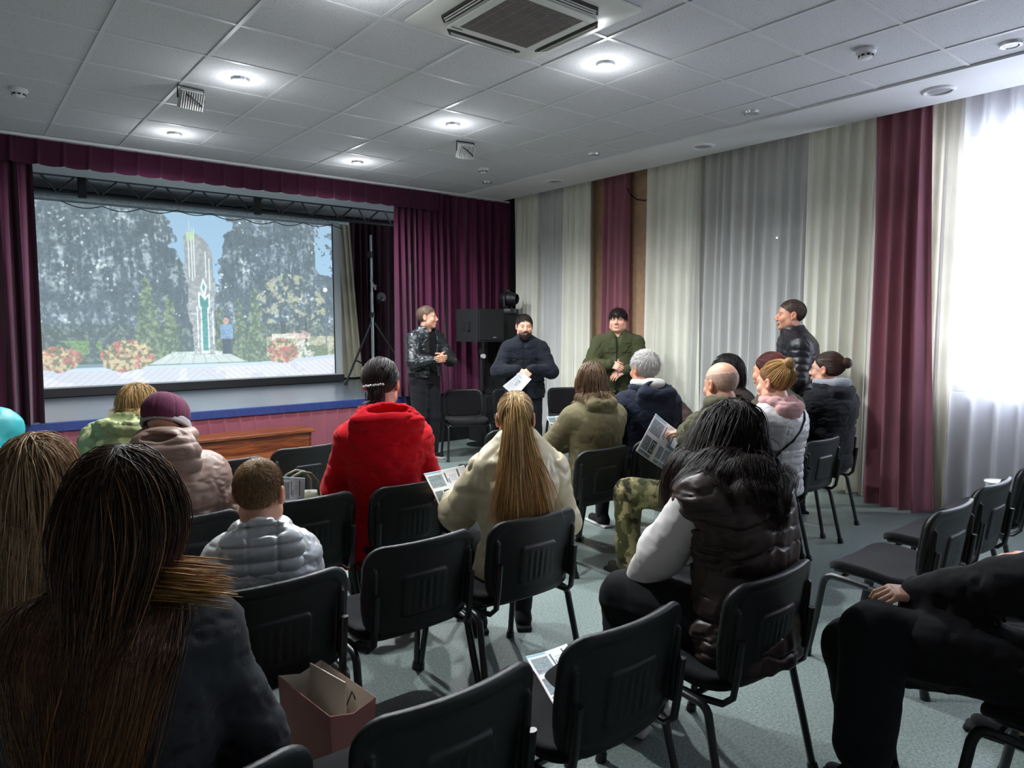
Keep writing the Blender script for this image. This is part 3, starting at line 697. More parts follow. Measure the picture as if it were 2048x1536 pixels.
def cloth_mat(name, col, trans=0.0, alpha=1.0, rough=.9, var=.12, sheen=.2):
    """curtain cloth: diffuse mixed with translucent, and see-through for the net ones"""
    m = bpy.data.materials.new(name); m.use_nodes = True; nt = m.node_tree; N = nt.nodes.new; L = nt.links.new
    b = nt.nodes['Principled BSDF']; out = nt.nodes['Material Output']; b.inputs['Roughness'].default_value = rough; b.inputs['Sheen Weight'].default_value = sheen; b.inputs['Specular IOR Level'].default_value = .2
    tc = N('ShaderNodeTexCoord'); n = N('ShaderNodeTexNoise'); n.inputs['Scale'].default_value = 2.5; n.inputs['Detail'].default_value = 4; r = N('ShaderNodeMapRange'); r.inputs[1].default_value = .3; r.inputs[2].default_value = .7; r.inputs[3].default_value = 1 - var; r.inputs[4].default_value = 1 + var
    v = N('ShaderNodeVectorMath'); v.operation = 'SCALE'; v.inputs[0].default_value = col; L(tc.outputs['Object'], n.inputs['Vector']); L(n.outputs[0], r.inputs[0]); L(r.outputs[0], v.inputs['Scale']); L(v.outputs[0], b.inputs['Base Color'])
    cur = b.outputs[0]
    if trans:
        t = N('ShaderNodeBsdfTranslucent'); L(v.outputs[0], t.inputs[0]); mx = N('ShaderNodeMixShader'); mx.inputs[0].default_value = trans; L(cur, mx.inputs[1]); L(t.outputs[0], mx.inputs[2]); cur = mx.outputs[0]
    if alpha < 1:
        t = N('ShaderNodeBsdfTransparent'); mx = N('ShaderNodeMixShader'); mx.inputs[0].default_value = alpha; L(t.outputs[0], mx.inputs[1]); L(cur, mx.inputs[2]); cur = mx.outputs[0]
    L(cur, out.inputs[0]); MATS[name] = m; return m
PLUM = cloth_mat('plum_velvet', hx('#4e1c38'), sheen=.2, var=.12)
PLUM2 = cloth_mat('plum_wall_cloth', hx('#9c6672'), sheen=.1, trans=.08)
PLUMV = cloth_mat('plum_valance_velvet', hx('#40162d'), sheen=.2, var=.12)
CREAM = cloth_mat('cream_cloth', hx('#efeee2'), trans=.15, var=.05, sheen=0)
CREAM2 = cloth_mat('stage_cream_cloth', hx('#b9b4a0'))
SHEER = cloth_mat('grey_net', hx('#e8e8e6'), trans=.15, alpha=.72, var=.04, sheen=0)
SHEERW = cloth_mat('white_net', hx('#dcdce2'), trans=.6, alpha=.80, var=.03, sheen=0)
SKIRT = cloth_mat('dusty_plum_cloth', hx('#7c4450'), var=.1)
DARKC = cloth_mat('dark_maroon_cloth', hx('#331a26'))
mwhite = mat('white_paint', hx('#d6d6d8'), rough=.6, var=.03, vscale=3)
mgrid = mat('grid_metal', hx('#c4c4c6'), rough=.45)
mblack = mat('black_paint', hx('#17181a'), rough=.55)
mblackp = mat('black_plastic', hx('#181c1d'), rough=.42, bump=.25, bscale=500, spec=.45)
mfab = mat('black_fabric', hx('#151417'), rough=.95, sheen=.08, spec=.2, bump=.5, bscale=700, var=.15, vscale=200)
mmetal = mat('black_metal', hx('#16191b'), rough=.35, spec=.6)
msteel = mat('steel', hx('#b8bcc0'), rough=.3, metal=1)
mgrey = mat('grey_plastic', hx('#c4c4c2'), rough=.5)
mdark = mat('dark_recess', hx('#2a2826'), rough=.8)
mat('cloth', attr=True, rough=.9, sheen=.04, spec=.25, bump=.25, bscale=420)
mat('nylon', attr=True, rough=.42, sheen=0, bump=.12, bscale=300, spec=.5)
mat('leather', attr=True, rough=.33, bump=.25, bscale=180, spec=.55)
mpaper = mat('printed_paper', attr=True, rough=.6)

# ------------------------------------------------------------------ room shell
def struct(name, mb, m): o = mb.build(name, m); o['kind'] = 'structure'; return o
b = MB(); b.box((-3.2, -3.2, -.08), (6.9, 8.1, 0)); struct('floor', b, MATS['linoleum'])
YS = 7.9
GX = [2.627 + .6 * i for i in range(-10, 6)]; GY = [3.6645 + .6 * j for j in range(-12, 9)]
b = MB(); xs = [-3.2] + [g for g in GX if -3.2 < g < 5.4] + [5.472]; ys = [-3.2] + [g for g in GY if -3.2 < g < 7.8] + [YS + .02]
for i in range(len(xs) - 1):
    for j in range(len(ys) - 1):
        if 2.1 < xs[i] + .1 < 3.1 and 2.6 < (ys[j] + ys[j + 1]) / 2 < 3.6: pass
        b.box((xs[i], ys[j], CEIL + .004), (xs[i + 1], ys[j + 1], CEIL + .02))
struct('ceiling', b, MATS['ceiling_tile'])
b = MB()
for x in xs[1:-1]: b.box((x - .012, -3.2, CEIL - .002), (x + .012, YS, CEIL + .010))
for y in ys[1:-1]: b.box((-3.2, y - .012, CEIL - .001), (5.472, y + .012, CEIL + .009))
struct('trim_1', b, mgrid)
b = MB(); b.box((5.466, -3.2, CEIL - .014), (6.155, YS + .05, CEIL + .25)); struct('trim_2', b, mwhite)
b = MB(); b.box((6.155, -3.2, CEIL + .20), (6.95, YS + .1, CEIL + .25)); struct('trim_3', b, mwhite)
# right wall with its windows
mwall = mat('tan_wallpaper', hx('#b08f72'), rough=.85, var=.12, vscale=14)
mwallw = mat('pale_wall', hx('#cfccc8'), rough=.85, var=.06, vscale=4)
XW = 6.62; wins = [(-3.0, -1.0, .95, 3.0), (.35, 2.32, 1.0, 3.08), (3.45, 5.05, .95, 2.95), (6.55, 7.5, .95, 2.95)]
b = MB(); y0 = -3.2
for a, c_, z0, z1 in wins:
    b.box((XW, y0, 0), (XW + .28, a, CEIL + .25)); b.box((XW, a, 0), (XW + .28, c_, z0)); b.box((XW, a, z1), (XW + .28, c_, CEIL + .25)); y0 = c_
b.box((XW, y0, 0), (XW + .28, 8.1, CEIL + .25)); struct('wall_right', b, mwallw)
b = MB(); b.box((XW - .012, 5.30, .02), (XW, 6.50, CEIL + .24)); struct('trim_6', b, mwall)
mframe = mat('white_frame', hx('#dcdde0'), rough=.4)
mglass = bpy.data.materials.new('window_glass'); mglass.use_nodes = True
_n = mglass.node_tree; _t = _n.nodes.new('ShaderNodeBsdfTransparent'); _g = _n.nodes.new('ShaderNodeBsdfGlossy'); _g.inputs['Roughness'].default_value = .02; _m = _n.nodes.new('ShaderNodeMixShader'); _m.inputs[0].default_value = .06
_n.links.new(_t.outputs[0], _m.inputs[1]); _n.links.new(_g.outputs[0], _m.inputs[2]); _n.links.new(_m.outputs[0], _n.nodes['Material Output'].inputs[0])
mskyblock = mat('sky_blocker_grey', hx('#b4b4b2'), rough=.8, var=.06, vscale=5)
for k, (a, c_, z0, z1) in enumerate(wins):
    b = MB(); X = XW + .10
    for q in ((a, c_, z0, z0 + .06), (a, c_, z1 - .06, z1), (a, a + .06, z0, z1), (c_ - .06, c_, z0, z1), (a, c_, z0 + .78 * (z1 - z0) - .03, z0 + .78 * (z1 - z0) + .03), ((a + c_) / 2 - .03, (a + c_) / 2 + .03, z0, z1)):
        b.box((X, q[0], q[2]), (X + .07, q[1], q[3]), .004)
    b.box((XW - .05, a - .05, z0 - .04), (XW + .1, c_ + .05, z0), .004)
    w = struct('window_%d' % (k + 1), b, mframe)
    b = MB(); b.box((X + .03, a, z0), (X + .036, c_, z1)); b.build('window_glass', mglass, w)
    if k > 1:  # unseen slatted panel, added to keep the sky out of the far windows
        b = MB()
        for i in range(24): z = z0 + (z1 - z0) * i / 24; b.box((X + .12, a, z), (X + .14, c_, z + (z1 - z0) / 24 - .003))
        b.box((X + .142, a - .02, z0 - .02), (X + .152, c_ + .02, z1 + .02)); b.build('sky_blocker', mskyblock, w)
# stage wall: header above the opening, solid part on the right, left part
mstagewall = mat('stage_black', hx('#1c171c'), rough=.9)
b = MB(); b.box((-3.2, YS + .08, 3.2), (6.9, YS + .2, CEIL + .25)); b.box((4.62, YS + .08, 0), (6.9, YS + .2, 3.2)); b.box((-3.2, YS + .08, 0), (.25, YS + .2, 3.2)); struct('wall_back', b, mstagewall)
b = MB(); b.box((-3.3, -3.3, 0), (-3.2, 8.1, CEIL + .25)); struct('wall_left', b, mwallw)
b = MB(); b.box((-3.3, -3.3, 0), (6.9, -3.2, CEIL + .25)); struct('wall_front', b, mwallw)
b = MB(); b.box((-.8, 11.35, .6), (7.2, 11.45, 3.6)); struct('wall_stage_rear', b, mstagewall)
b = MB(); b.box((7.1, 8.1, .6), (7.2, 11.4, 3.6)); struct('wall_stage_right', b, mstagewall)
b = MB(); b.box((-.9, 8.1, .6), (-.8, 11.4, 3.6)); struct('wall_stage_left', b, mstagewall)
b = MB()
for i in range(34): y = YS + .2 + i * .1; z = 3.205 if y < 9.05 else 3.42; b.box((-.79, y, z), (7.09, y + .094, z + .02))
b.box((-.9, YS + .2, 3.445), (7.2, 11.4, 3.46)); struct('trim_4', b, mat('stage_planks', hx('#d0d4d6'), rough=.6))
b = MB(); b.box((.0, YS + .0, CEIL - .012), (6.35, YS + .05, CEIL + .01)); b.box((-3.2, YS - .135, CEIL - .026), (6.1, YS - .108, CEIL), .004); struct('trim_5', b, mwhite)
# stage platform
mdeck = node_mat('stage_floor_paint', lambda nt, b: _deck(nt, b), .28) if False else mat('stage_floor_paint', hx('#5c6672'), rough=.26, var=.25, vscale=3, stretch=(1, 4, 1), spec=.6)
t = thing('stage', 'raised stage platform with worn grey floor, blue edge board and pleated dusty plum skirt', 'stage', (2.3, 7.9, 0))
def tx(o, t): o.parent = t; o.matrix_parent_inverse = Matrix.Translation(-t.location); return o
b = MB(); b.box((.26, YS + .02, .60), (4.61, YS + .215, .66)); b.box((-.79, YS + .21, .60), (7.09, 11.34, .66)); tx(b.build('stage_floor', mdeck), t)
b = MB(); b.box((-.8, YS - .02, .575), (4.62, YS + .02, .665), .005); tx(b.build('edge_board', mat('blue_board', hx('#1f2f66'), rough=.5, var=.2, vscale=30)), t)
def pleats(name, x0, x1, y, z0, z1, step, dep, m, parent=None, fl=0, seed=1, amp2=.3):
    rng = np.random.RandomState(seed); n = int((x1 - x0) / .012); xs_ = np.linspace(x0, x1, n); zs = np.linspace(z0, z1, 14); V = []
    ph = (xs_ - x0) / step; w = np.abs((ph % 1) - .12)
    prof = np.where((ph % 1) < .16, -dep * np.sin((ph % 1) / .16 * math.pi), dep * .25 * np.sin(((ph % 1) - .16) / .84 * math.pi))
    jt = np.interp(xs_, np.arange(x0 - 1, x1 + 2, step), rng.normal(size=len(np.arange(x0 - 1, x1 + 2, step))) * .006)
    for z in zs:
        k = (z - z0) / (z1 - z0); V.append(np.stack([xs_ + .004 * np.sin(z * 20), y - prof * (1.3 - .8 * k) * -1 + jt * (1 - k) - fl * (1 - k), np.full(n, z) + (np.where(k == 0, .003 * np.sin(ph * 6.28 + 1), 0))], 1))
    V = np.concatenate(V); i = np.arange(n - 1)
    Q = np.concatenate([np.stack([i + j * n, i + 1 + j * n, i + 1 + (j + 1) * n, i + (j + 1) * n], 1) for j in range(len(zs) - 1)])
    o = mesh_np(name, V, Q, m, None); 
    if parent: tx(o, parent)
    return o
pleats('skirt', -.8, 4.62, YS + .0, .0, .58, .165, .018, SKIRT, t, seed=3)
b = MB(); b.box((4.62, YS + .0, 0), (6.6, YS + .07, .66)); tx(b.build('black_panel', mblack), t)

# ------------------------------------------------------------------ curtains
def curtain(name, label, p0, p1, z0, z1, m, folds, amp, seed=0, group=None, cat='curtain', flare=0.0, lean=0.0, gather=1.0, th=.0, thin=.5, wave=1.0, hem=.0, parent=None, side_in=(0, 0)):
    """hanging cloth from p0 to p1 with folds that loosen towards the hem"""
    rng = np.random.RandomState(seed); p0 = np.array(p0, float); p1 = np.array(p1, float); L = np.linalg.norm(p1 - p0); u = (p1 - p0) / L; nn = np.array([u[1], -u[0]])
    nx = int(folds * 14); nz_ = 40; U = np.linspace(0, 1, nx); Zt = np.linspace(0, 1, nz_); V = []
    kn = np.cumsum(.6 + .8 * rng.rand(folds + 1)); kn = (kn - kn[0]) / (kn[-1] - kn[0]); ph = np.interp(U, kn, np.arange(folds + 1)); A = np.interp(U, kn, .5 + rng.rand(folds + 1)); A2 = np.interp(U, kn, rng.rand(folds + 1))
    dr = np.interp(U, kn, rng.normal(size=folds + 1)) * .5
    for tz_ in Zt:
        a = amp * A * (.45 + .75 * (1 - tz_) ** .7) * (1 - .0 * tz_); k = 1 - tz_
        off = a * np.sin(2 * np.pi * ph + dr * k * 2.0) + .35 * a * np.sin(4 * np.pi * ph + A2 * 5 + 1.6 * k) + (.25 * amp * gather * np.sin(2 * np.pi * ph * 2.0 + 1) * np.exp(-k * 9))
        uu = U * L + .25 * a * np.cos(2 * np.pi * ph + 1) + flare * k ** 2 * (U - .5) + lean * k + side_in[0] * (1 - U) * math.sin(math.pi * k) + side_in[1] * U * math.sin(math.pi * k)
        pts = p0[None, :] + u[None, :] * uu[:, None] + nn[None, :] * off[:, None]
        z = z0 + (z1 - z0) * tz_ + (hem * np.sin(2 * np.pi * ph + 2) * .5 * (k > .99))
        V.append(np.concatenate([pts, np.broadcast_to(z, (nx,))[:, None] if np.ndim(z) else np.full((nx, 1), z)], 1))
    V = np.concatenate(V); i = np.arange(nx - 1); Q = np.concatenate([np.stack([i + j * nx, i + 1 + j * nx, i + 1 + (j + 1) * nx, i + (j + 1) * nx], 1) for j in range(nz_ - 1)])
    o = mesh_np(name, V, Q, m, parent)
    if label: tag(o, label, cat, group)
    return o
XC = 6.42; ZT = CEIL + .17
g1 = 'curtains along the window wall'
curtain('curtain', 'cream curtain nearest the stage corner, left of the first grey net', (XC, 7.86), (XC, 7.36), .04, ZT, CREAM, 4, .05, 1, g1)
curtain('curtain', 'cream curtain between the first grey net and the brown wall strip', (XC, 6.86), (XC, 6.36), .04, ZT, CREAM, 4, .05, 2, g1)
curtain('net_curtain', 'narrow grey net curtain between the two far cream curtains', (XC + .04, 7.44), (XC + .04, 6.78), .04, ZT, SHEER, 5, .04, 3, g1)
curtain('curtain', 'narrow plum curtain against the brown wall, behind the olive jacket man', (XC + .1, 6.24), (XC + .1, 5.80), .05, ZT - .03, PLUM2, 4, .05, 4, g1, side_in=(0, 0))
curtain('curtain', 'cream curtain right of the brown wall strip, left of the wide grey net', (XC, 5.44), (XC, 4.72), .04, ZT, CREAM, 5, .06, 5, g1)
curtain('net_curtain', 'wide grey net curtain over the shuttered window, left of the man in black puffer jacket', (XC + .05, 4.8), (XC + .05, 3.42), .04, ZT, SHEER, 11, .05, 6, g1)
curtain('curtain', 'wide cream curtain behind the standing man in black puffer jacket', (XC, 3.5), (XC, 2.80), .035, ZT, CREAM, 6, .045, 7, g1, hem=.02)
curtain('curtain', 'large plum curtain falling to the floor beside the bright window', (XC - .13, 2.83), (XC - .13, 2.40), .006, ZT, PLUM2, 4, .075, 8, g1, flare=.12, lean=.06)
curtain('curtain', 'narrow pale cream curtain edge right of the large plum curtain', (XC - .0, 2.46), (XC + .0, 2.20), .03, ZT, cloth_mat('translucent_cream', hx('#dcd6c4'), trans=.5), 2, .03, 9, g1)  # slightly darker cream cloth, half translucent
curtain('net_curtain', 'white net curtain glowing in front of the bright window', (XC + .02, 2.34), (XC + .02, .1), .03, ZT, SHEERW, 15, .05, 10, g1)
curtain('net_curtain', 'white net curtain over the window behind the viewer', (XC + .02, -.6), (XC + .02, -3.1), .03, ZT, SHEERW, 24, .035, 11, g1)
g2 = 'plum stage curtains'
curtain('stage_curtain', 'long plum velvet stage curtain right of the stage opening', (4.47, YS - .03), (5.32, YS - .03), .665, CEIL - .02, PLUM, 9, .055, 12, g2, flare=.0)
curtain('stage_curtain', 'plum velvet curtain covering the wall from the loudspeaker to the room corner', (5.26, YS + .0), (6.36, YS + .0), .665, CEIL - .02, PLUM, 8, .05, 13, g2)
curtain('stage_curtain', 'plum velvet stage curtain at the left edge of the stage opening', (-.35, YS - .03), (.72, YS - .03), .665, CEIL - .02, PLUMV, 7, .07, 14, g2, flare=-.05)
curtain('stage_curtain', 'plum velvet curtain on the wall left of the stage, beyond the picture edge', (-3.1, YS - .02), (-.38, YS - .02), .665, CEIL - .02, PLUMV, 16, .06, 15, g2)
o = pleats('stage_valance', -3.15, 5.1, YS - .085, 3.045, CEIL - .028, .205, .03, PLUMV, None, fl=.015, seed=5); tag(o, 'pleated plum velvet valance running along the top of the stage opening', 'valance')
# ------------------------------------------------------------------ on the stage
YP = 10.6
def screen_image(nx, nz_):
    U, Vv = np.meshgrid(np.linspace(0, 1, nx), np.linspace(0, 1, nz_)); rng = np.random.RandomState(4)   # Vv = 0 at the bottom
    def noise(sc, seed, ox=3, asp=1.75):
        r = np.random.RandomState(seed); o = np.zeros_like(U); amp = 1; tot = 0
        for k in range(ox):
            gx = int(sc * asp * 2 ** k) + 2; gy = int(sc * 2 ** k) + 2; G_ = r.rand(gy + 1, gx + 1); x = U * gx * .999; y = Vv * gy * .999; i, j = x.astype(int), y.astype(int); fx, fy = x - i, y - j; fx = fx * fx * (3 - 2 * fx); fy = fy * fy * (3 - 2 * fy)
            o += amp * ((G_[j, i] * (1 - fx) + G_[j, i + 1] * fx) * (1 - fy) + (G_[j + 1, i] * (1 - fx) + G_[j + 1, i + 1] * fx) * fy); tot += amp; amp *= .65
        return o / tot
    c = np.zeros((nz_, nx, 3)); sky = np.array(hx('#9fc6e4')); c[:] = sky * (1.05 - .25 * Vv[..., None])
    def put(m, col, a=1.0): m = (np.clip(m, 0, 1) * a)[..., None]; c[:] = c * (1 - m) + np.array(col) * m
    n1, n2, n3, n4 = noise(6, 1, 4), noise(26, 2, 3), noise(60, 3, 2), noise(12, 9, 3)
    # birch crowns with a gap of sky between them
    tl = .385 + .22 * np.clip(.95 - Vv, 0, 1) + .07 * (n1 - .5) + .04 * (n4 - .5); trr = .605 - .17 * np.clip(.95 - Vv, 0, 1) + .09 * (n4 - .5) + .03 * (n2 - .5)
    tree = ((U < tl) | (U > trr)) & (Vv > .12)
    tree &= ~((U > .93) & (Vv > .62 + .3 * (n1 - .3)) & (n2 > .42))
    base = np.array(hx('#4a5a64'))[None, None] * (.5 + .95 * n1[..., None]); c[:] = np.where(tree[..., None], base, c)
    n7 = noise(9, 31, 3, 11.0); hi = np.clip((n3 * .35 + n2 * .2 + n7 * .45 - .50) * 9, 0, 1) * np.clip((n1 * .6 + n4 * .4 - .44) * 6, 0, 1) * tree * (Vv > .28)
    c = c * np.where(tree, .72 + .5 * n7, 1.0)[..., None]
    put(hi, hx('#b4c3ca'), .72); put(np.clip((n3 - .72) * 8, 0, 1) * tree * (n4 > .55) * (Vv > .35), hx('#e6eef0'), .8)
    put(hi * (U > .68) * np.clip((Vv - .2) * 2, 0, 1), hx('#7d93ab'), .55)
    put(((U - .83) ** 2 / .02 + (Vv - .42) ** 2 / .06 < 1) * np.clip((n2 - .5) * 7, 0, 1), hx('#b9bd9a'), .7)
    put((Vv < .34) * tree * 1.0, hx('#3b4a46'), .75); put((Vv < .34) * tree * np.clip((n3 - .55) * 6, 0, 1), hx('#93a096'), .35)
    # clearing on the right
    m = (U > .73) & (Vv < .26) & (Vv > .10); put(m * 1., hx('#b8b49a'), .8); put(m * (n2 > .55), hx('#6c7a5c'), .6)
    for x in (.79, .885, .80): put((np.abs(U - x) < .004) & (Vv > .2) & (Vv < .36), hx('#2e3330'))
    put((np.abs(U - .968) < .0022) & (Vv > .18) & (Vv < .56), hx('#59656c')); put(((U - .968) ** 2 * 3.1 + (Vv - .57) ** 2 < .00022), hx('#dfe9ee'))
    put((U > .75) * (U < .9) * (np.abs(Vv - .25 - .02 * n1) < .018), hx('#d9d6c4'), .8); put((Vv < .2) * (Vv > .08) * (U > .86) * (n2 > .45), hx('#5f6d49'), .9)
    put(((U - .86) ** 2 / .0014 + (Vv - .27) ** 2 / .0008 < 1) * (n3 > .45), hx('#c8a3a0'), .8); put(((U - .875) ** 2 / .0014 + (Vv - .17) ** 2 / .004 < 1) * (n3 > .5), hx('#cfd3cd'), .8)
    # grass left
    put((U < .19) * (Vv < .25) * (Vv > .14) * (n4 > .5), hx('#6f9254'), .8); put((Vv < .13) * (U < .75), hx('#3d4b36'), .7)
    for x, w, h_ in ((.33, .048, .62), (.397, .036, .52), (.635, .028, .50), (.69, .036, .58), (.565, .024, .46)):
        t_ = np.clip((Vv - .10) / (h_ - .10), 0, 1); m = (np.abs(U - x - .004 * np.sin(Vv * 60)) < w * (1 - t_) ** .6 * (.75 + .6 * n2)) & (Vv > .10) & (Vv < h_)
        put(m * 1., hx('#4c5e4a'), .9); put(m * np.clip((n3 - .45) * 5, 0, 1), hx('#8a9a72'), .6)
    # platform, kerb, path
    px = np.abs(U - .49); top_z = .175; m = (Vv < top_z) & (Vv > .105) & (px < .085 + (top_z - Vv) * 1.15); put(m * 1., hx('#b9c4c0')); put(m * (np.abs(((U - .49) / (.1 + (top_z - Vv) * 1.2) * 4) % 1 - .5) < .04), hx('#8d9996'), .8)
    yk = .10 + .012 * np.clip((U - .75) * 8, 0, 2.2) + .03 * np.clip(U - .7, 0, 1); put((Vv < yk) * 1., hx('#b4c4d6')); put((Vv < yk - .022) * 1., hx('#cfcfd6'))
    bx = U * 40 + (Vv - .05) * 60 * np.sign(U - .5) * .5; put((Vv < yk - .022) * (np.abs(bx % 1 - .5) < .08), hx('#a3a3ae'), .7); put((Vv < yk - .022) * (np.abs((Vv * 60) % 1 - .5) < .08), hx('#b2b0ba'), .5); put((Vv < yk - .022) * (n1 < .45), hx('#9aa3b4'), .35)
    # flowering bushes
    for x, z, rx_, rz in ((.065, .15, .075, .075), (.265, .16, .085, .10), (.79, .165, .065, .09), (.235, .12, .05, .05)):
        m = ((U - x) ** 2 / rx_ ** 2 + (Vv - z) ** 2 / rz ** 2 < .75 + .6 * (n2 - .4)); put(m * 1., hx('#6d6a48')); put(m * np.clip((n3 - .42) * 7, 0, 1), hx('#c9b48e'), .85); put(m * np.clip((n2 - .5) * 8, 0, 1) * (n3 > .4), hx('#b0525a'), .85)
    # monument: stone stele with a lit bud and a green book shape
    def poly(P, col, a=1.0):
        m = np.zeros_like(U, bool); n = len(P)
        for i in range(n):
            x1, y1 = P[i]; x2, y2 = P[(i + 1) % n]; cnd = ((y1 > Vv) != (y2 > Vv)); m ^= cnd & (U < (x2 - x1) * (Vv - y1) / (y2 - y1 + 1e-12) + x1)
        put(m * 1., col, a); return m
    for x, t_ in ((.472, .97), (.480, .93), (.487, .96), (.493, .90)): put((np.abs(U - x) < .0016 * np.clip((t_ - Vv) * 10, 0, 1.6)) & (Vv > .8) & (Vv < t_), hx('#cfe6cf'))
    stele = [(.475, .155), (.545, .155), (.548, .50), (.556, .52), (.553, .60), (.548, .62), (.547, .76), (.535, .82), (.515, .86), (.492, .885), (.462, .885), (.452, .86), (.455, .72), (.450, .70), (.455, .60), (.462, .58), (.462, .48), (.455, .46), (.462, .36), (.470, .34)]
    poly(stele, hx('#8c9294')); s_ = np.clip((n3 - .4) * 4, 0, 1); 
    mk = poly(stele, hx('#b9bec0'), .0); put(mk * s_, hx('#b4b9ba'), .6)
    for x, a_, b__ in ((.468, .62, .84), (.477, .60, .87), (.486, .62, .87), (.523, .62, .78), (.534, .55, .74), (.488, .2, .45), (.54, .22, .42)): put((np.abs(U - x) < .0017) & (Vv > a_) & (Vv < b__), hx('#e2eee8'))
    put((Vv > .84) * (np.abs(U - .475) < .014) * (Vv < .89), hx('#bfe0a8'), .7)
    poly([(.498, .165), (.526, .165), (.526, .42), (.533, .44), (.532, .53), (.516, .50), (.500, .535), (.494, .53), (.494, .45), (.500, .43)], hx('#e6f3f2')); poly([(.503, .18), (.522, .18), (.522, .43), (.528, .45), (.527, .515), (.516, .485), (.502, .52), (.499, .515), (.499, .455), (.504, .44)], hx('#3f8a84'))
    poly([(.513, .50), (.502, .56), (.511, .62), (.524, .57), (.516, .50)], hx('#eef6f4')); poly([(.513, .53), (.507, .56), (.512, .595), (.519, .565)], hx('#5a9a92'))
    put((U > .565) * (U < .608) * (Vv > .25) * (Vv < .34), hx('#6f8eae')); put(((U - .585) ** 2 + ((Vv - .36) * .57) ** 2 < .00012), hx('#c79a84')); put((U > .57) * (U < .60) * (Vv > .155) * (Vv < .25), hx('#2a3244'))
    n5, n6 = noise(150, 21, 2), noise(80, 22, 2); tx_ = np.clip((Vv - .12) * 20, 0, 1); c = c * (1 + (tx_ * (.55 * (n5 - .5) + .55 * (n6 - .5)) * 1.6 * (tree | (Vv < .5)))[..., None])
    for _ in range(1):
        c = (c * 2 + np.roll(c, 1, 0) + np.roll(c, -1, 0) + np.roll(c, 1, 1) + np.roll(c, -1, 1)) / 6
    return c * .50 + .085 * np.array([.75, .92, 1.0])
def pscreen():
    t = thing('projection_screen', 'large projection screen showing a stone monument in a park with trees and flower bushes', 'screen', (2.9, YP, .66))
    nx, nz_ = 620, 350; X0, X1, Z0, Z1 = .86, 4.89, .80, 3.14; img = screen_image(nx, nz_)
    Xg, Zg = np.meshgrid(np.linspace(X0, X1, nx), np.linspace(Z0, Z1, nz_)); V = np.stack([Xg, np.full_like(Xg, YP), Zg], -1).reshape(-1, 3)
    # quads over the even picture grid
    i = np.arange(nx - 1)[None, :] + np.arange(nz_ - 1)[:, None] * nx; i = i.ravel(); Q = np.stack([i, i + 1, i + 1 + nx, i + nx], 1)
    m = mat('projected_picture', attr=True, rough=.9, emis=.66); o = mesh_np('projected_picture', V, Q, m, None, img.reshape(-1, 3)); tx(o, t)
    b = MB(); b.box((X0 - .12, YP + .004, Z0 - .03), (X1 + .14, YP + .012, Z1 + .10)); tx(b.build('screen_cloth', mat('screen_white', hx('#b9c0c0'), rough=.9)), t)
    b = MB(); b.box((X0 - .14, YP - .01, Z0 - .13), (X1 + .16, YP + .03, Z0 - .02)); tx(b.build('bottom_border', mblack), t)
    b = MB(); b.box((X1 + .004, YP - .003, Z0), (X1 + .02, YP + .003, Z1 + .06)); tx(b.build('side_border', mblack), t)
    b = MB(); b.tube([(X0 - .3, 10.2, 3.135), (X1 + .1, 10.2, 3.15)], .028, 12); o = b.build('roller_tube', mat('zinc', hx('#c2ced2'), rough=.35, metal=.25, var=.25, vscale=30), None, True); tx(o, t)
pscreen()
# lattice lighting truss
t = thing('lighting_truss', 'dark lattice lighting truss spanning the top of the stage above the screen', 'truss', (3, 9.4, 2.95)); mtr = mat('truss_metal', hx('#4a4c50'), rough=.45, metal=.6)
for nm, (yy, zz) in (('upper_chord', (9.25, 3.28)), ('upper_chord', (9.5, 3.28)), ('lower_chord', (9.37, 3.06))):
    b = MB(); b.tube([(-.7, yy, zz), (6.9, yy, zz - .0)], .024, 8); tx(b.build(nm, mtr, None, True), t)
b = MB()
for i in range(36):
    x = -.6 + i * .21; up_ = i % 2; b.tube([(x, 9.25 if up_ else 9.37, 3.28 if up_ else 3.06), (x + .21, 9.37 if up_ else 9.25, 3.06 if up_ else 3.28)], .012, 6)
tx(b.build('lattice_bars', mtr, None, True), t)
for x in (1.30, 3.25): b = MB(); b.box((x - .04, 9.2, 3.0), (x + .04, 9.26, 3.42), .005); tx(b.build('hanging_bracket', mblack), t)
b = MB(); b.tube([(-.7, 9.05, 3.36), (6.9, 9.05, 3.38)], .02, 8); o = b.build('ceiling_pipe', mtr, None, True); tag(o, 'thin dark pipe running under the stage ceiling in front of the truss', 'pipe')
b = MB()
pts = []
for i in range(60):
    x = 1.2 + i * .062; pts.append((x, 10.12, 3.08 - .05 * abs(math.sin(i * .45)) - .02 * math.sin(i * .2)))
b.tube(pts, .006, 6); o = b.build('cable', mblack, None, True); tag(o, 'black cable looped below the silver tube above the screen', 'cable')
# stage side cloths
curtain('stage_cloth', 'cream cloth leaning beside the right edge of the projection screen', (5.04, 11.0), (5.40, 11.0), .69, 3.25, CREAM2, 4, .03, 20, None, lean=.16, flare=.06)
curtain('stage_backcloth', 'dark maroon cloth at the back right of the stage behind the lamp stand', (5.3, 11.15), (7.0, 11.05), .68, 3.4, DARKC, 12, .05, 21)
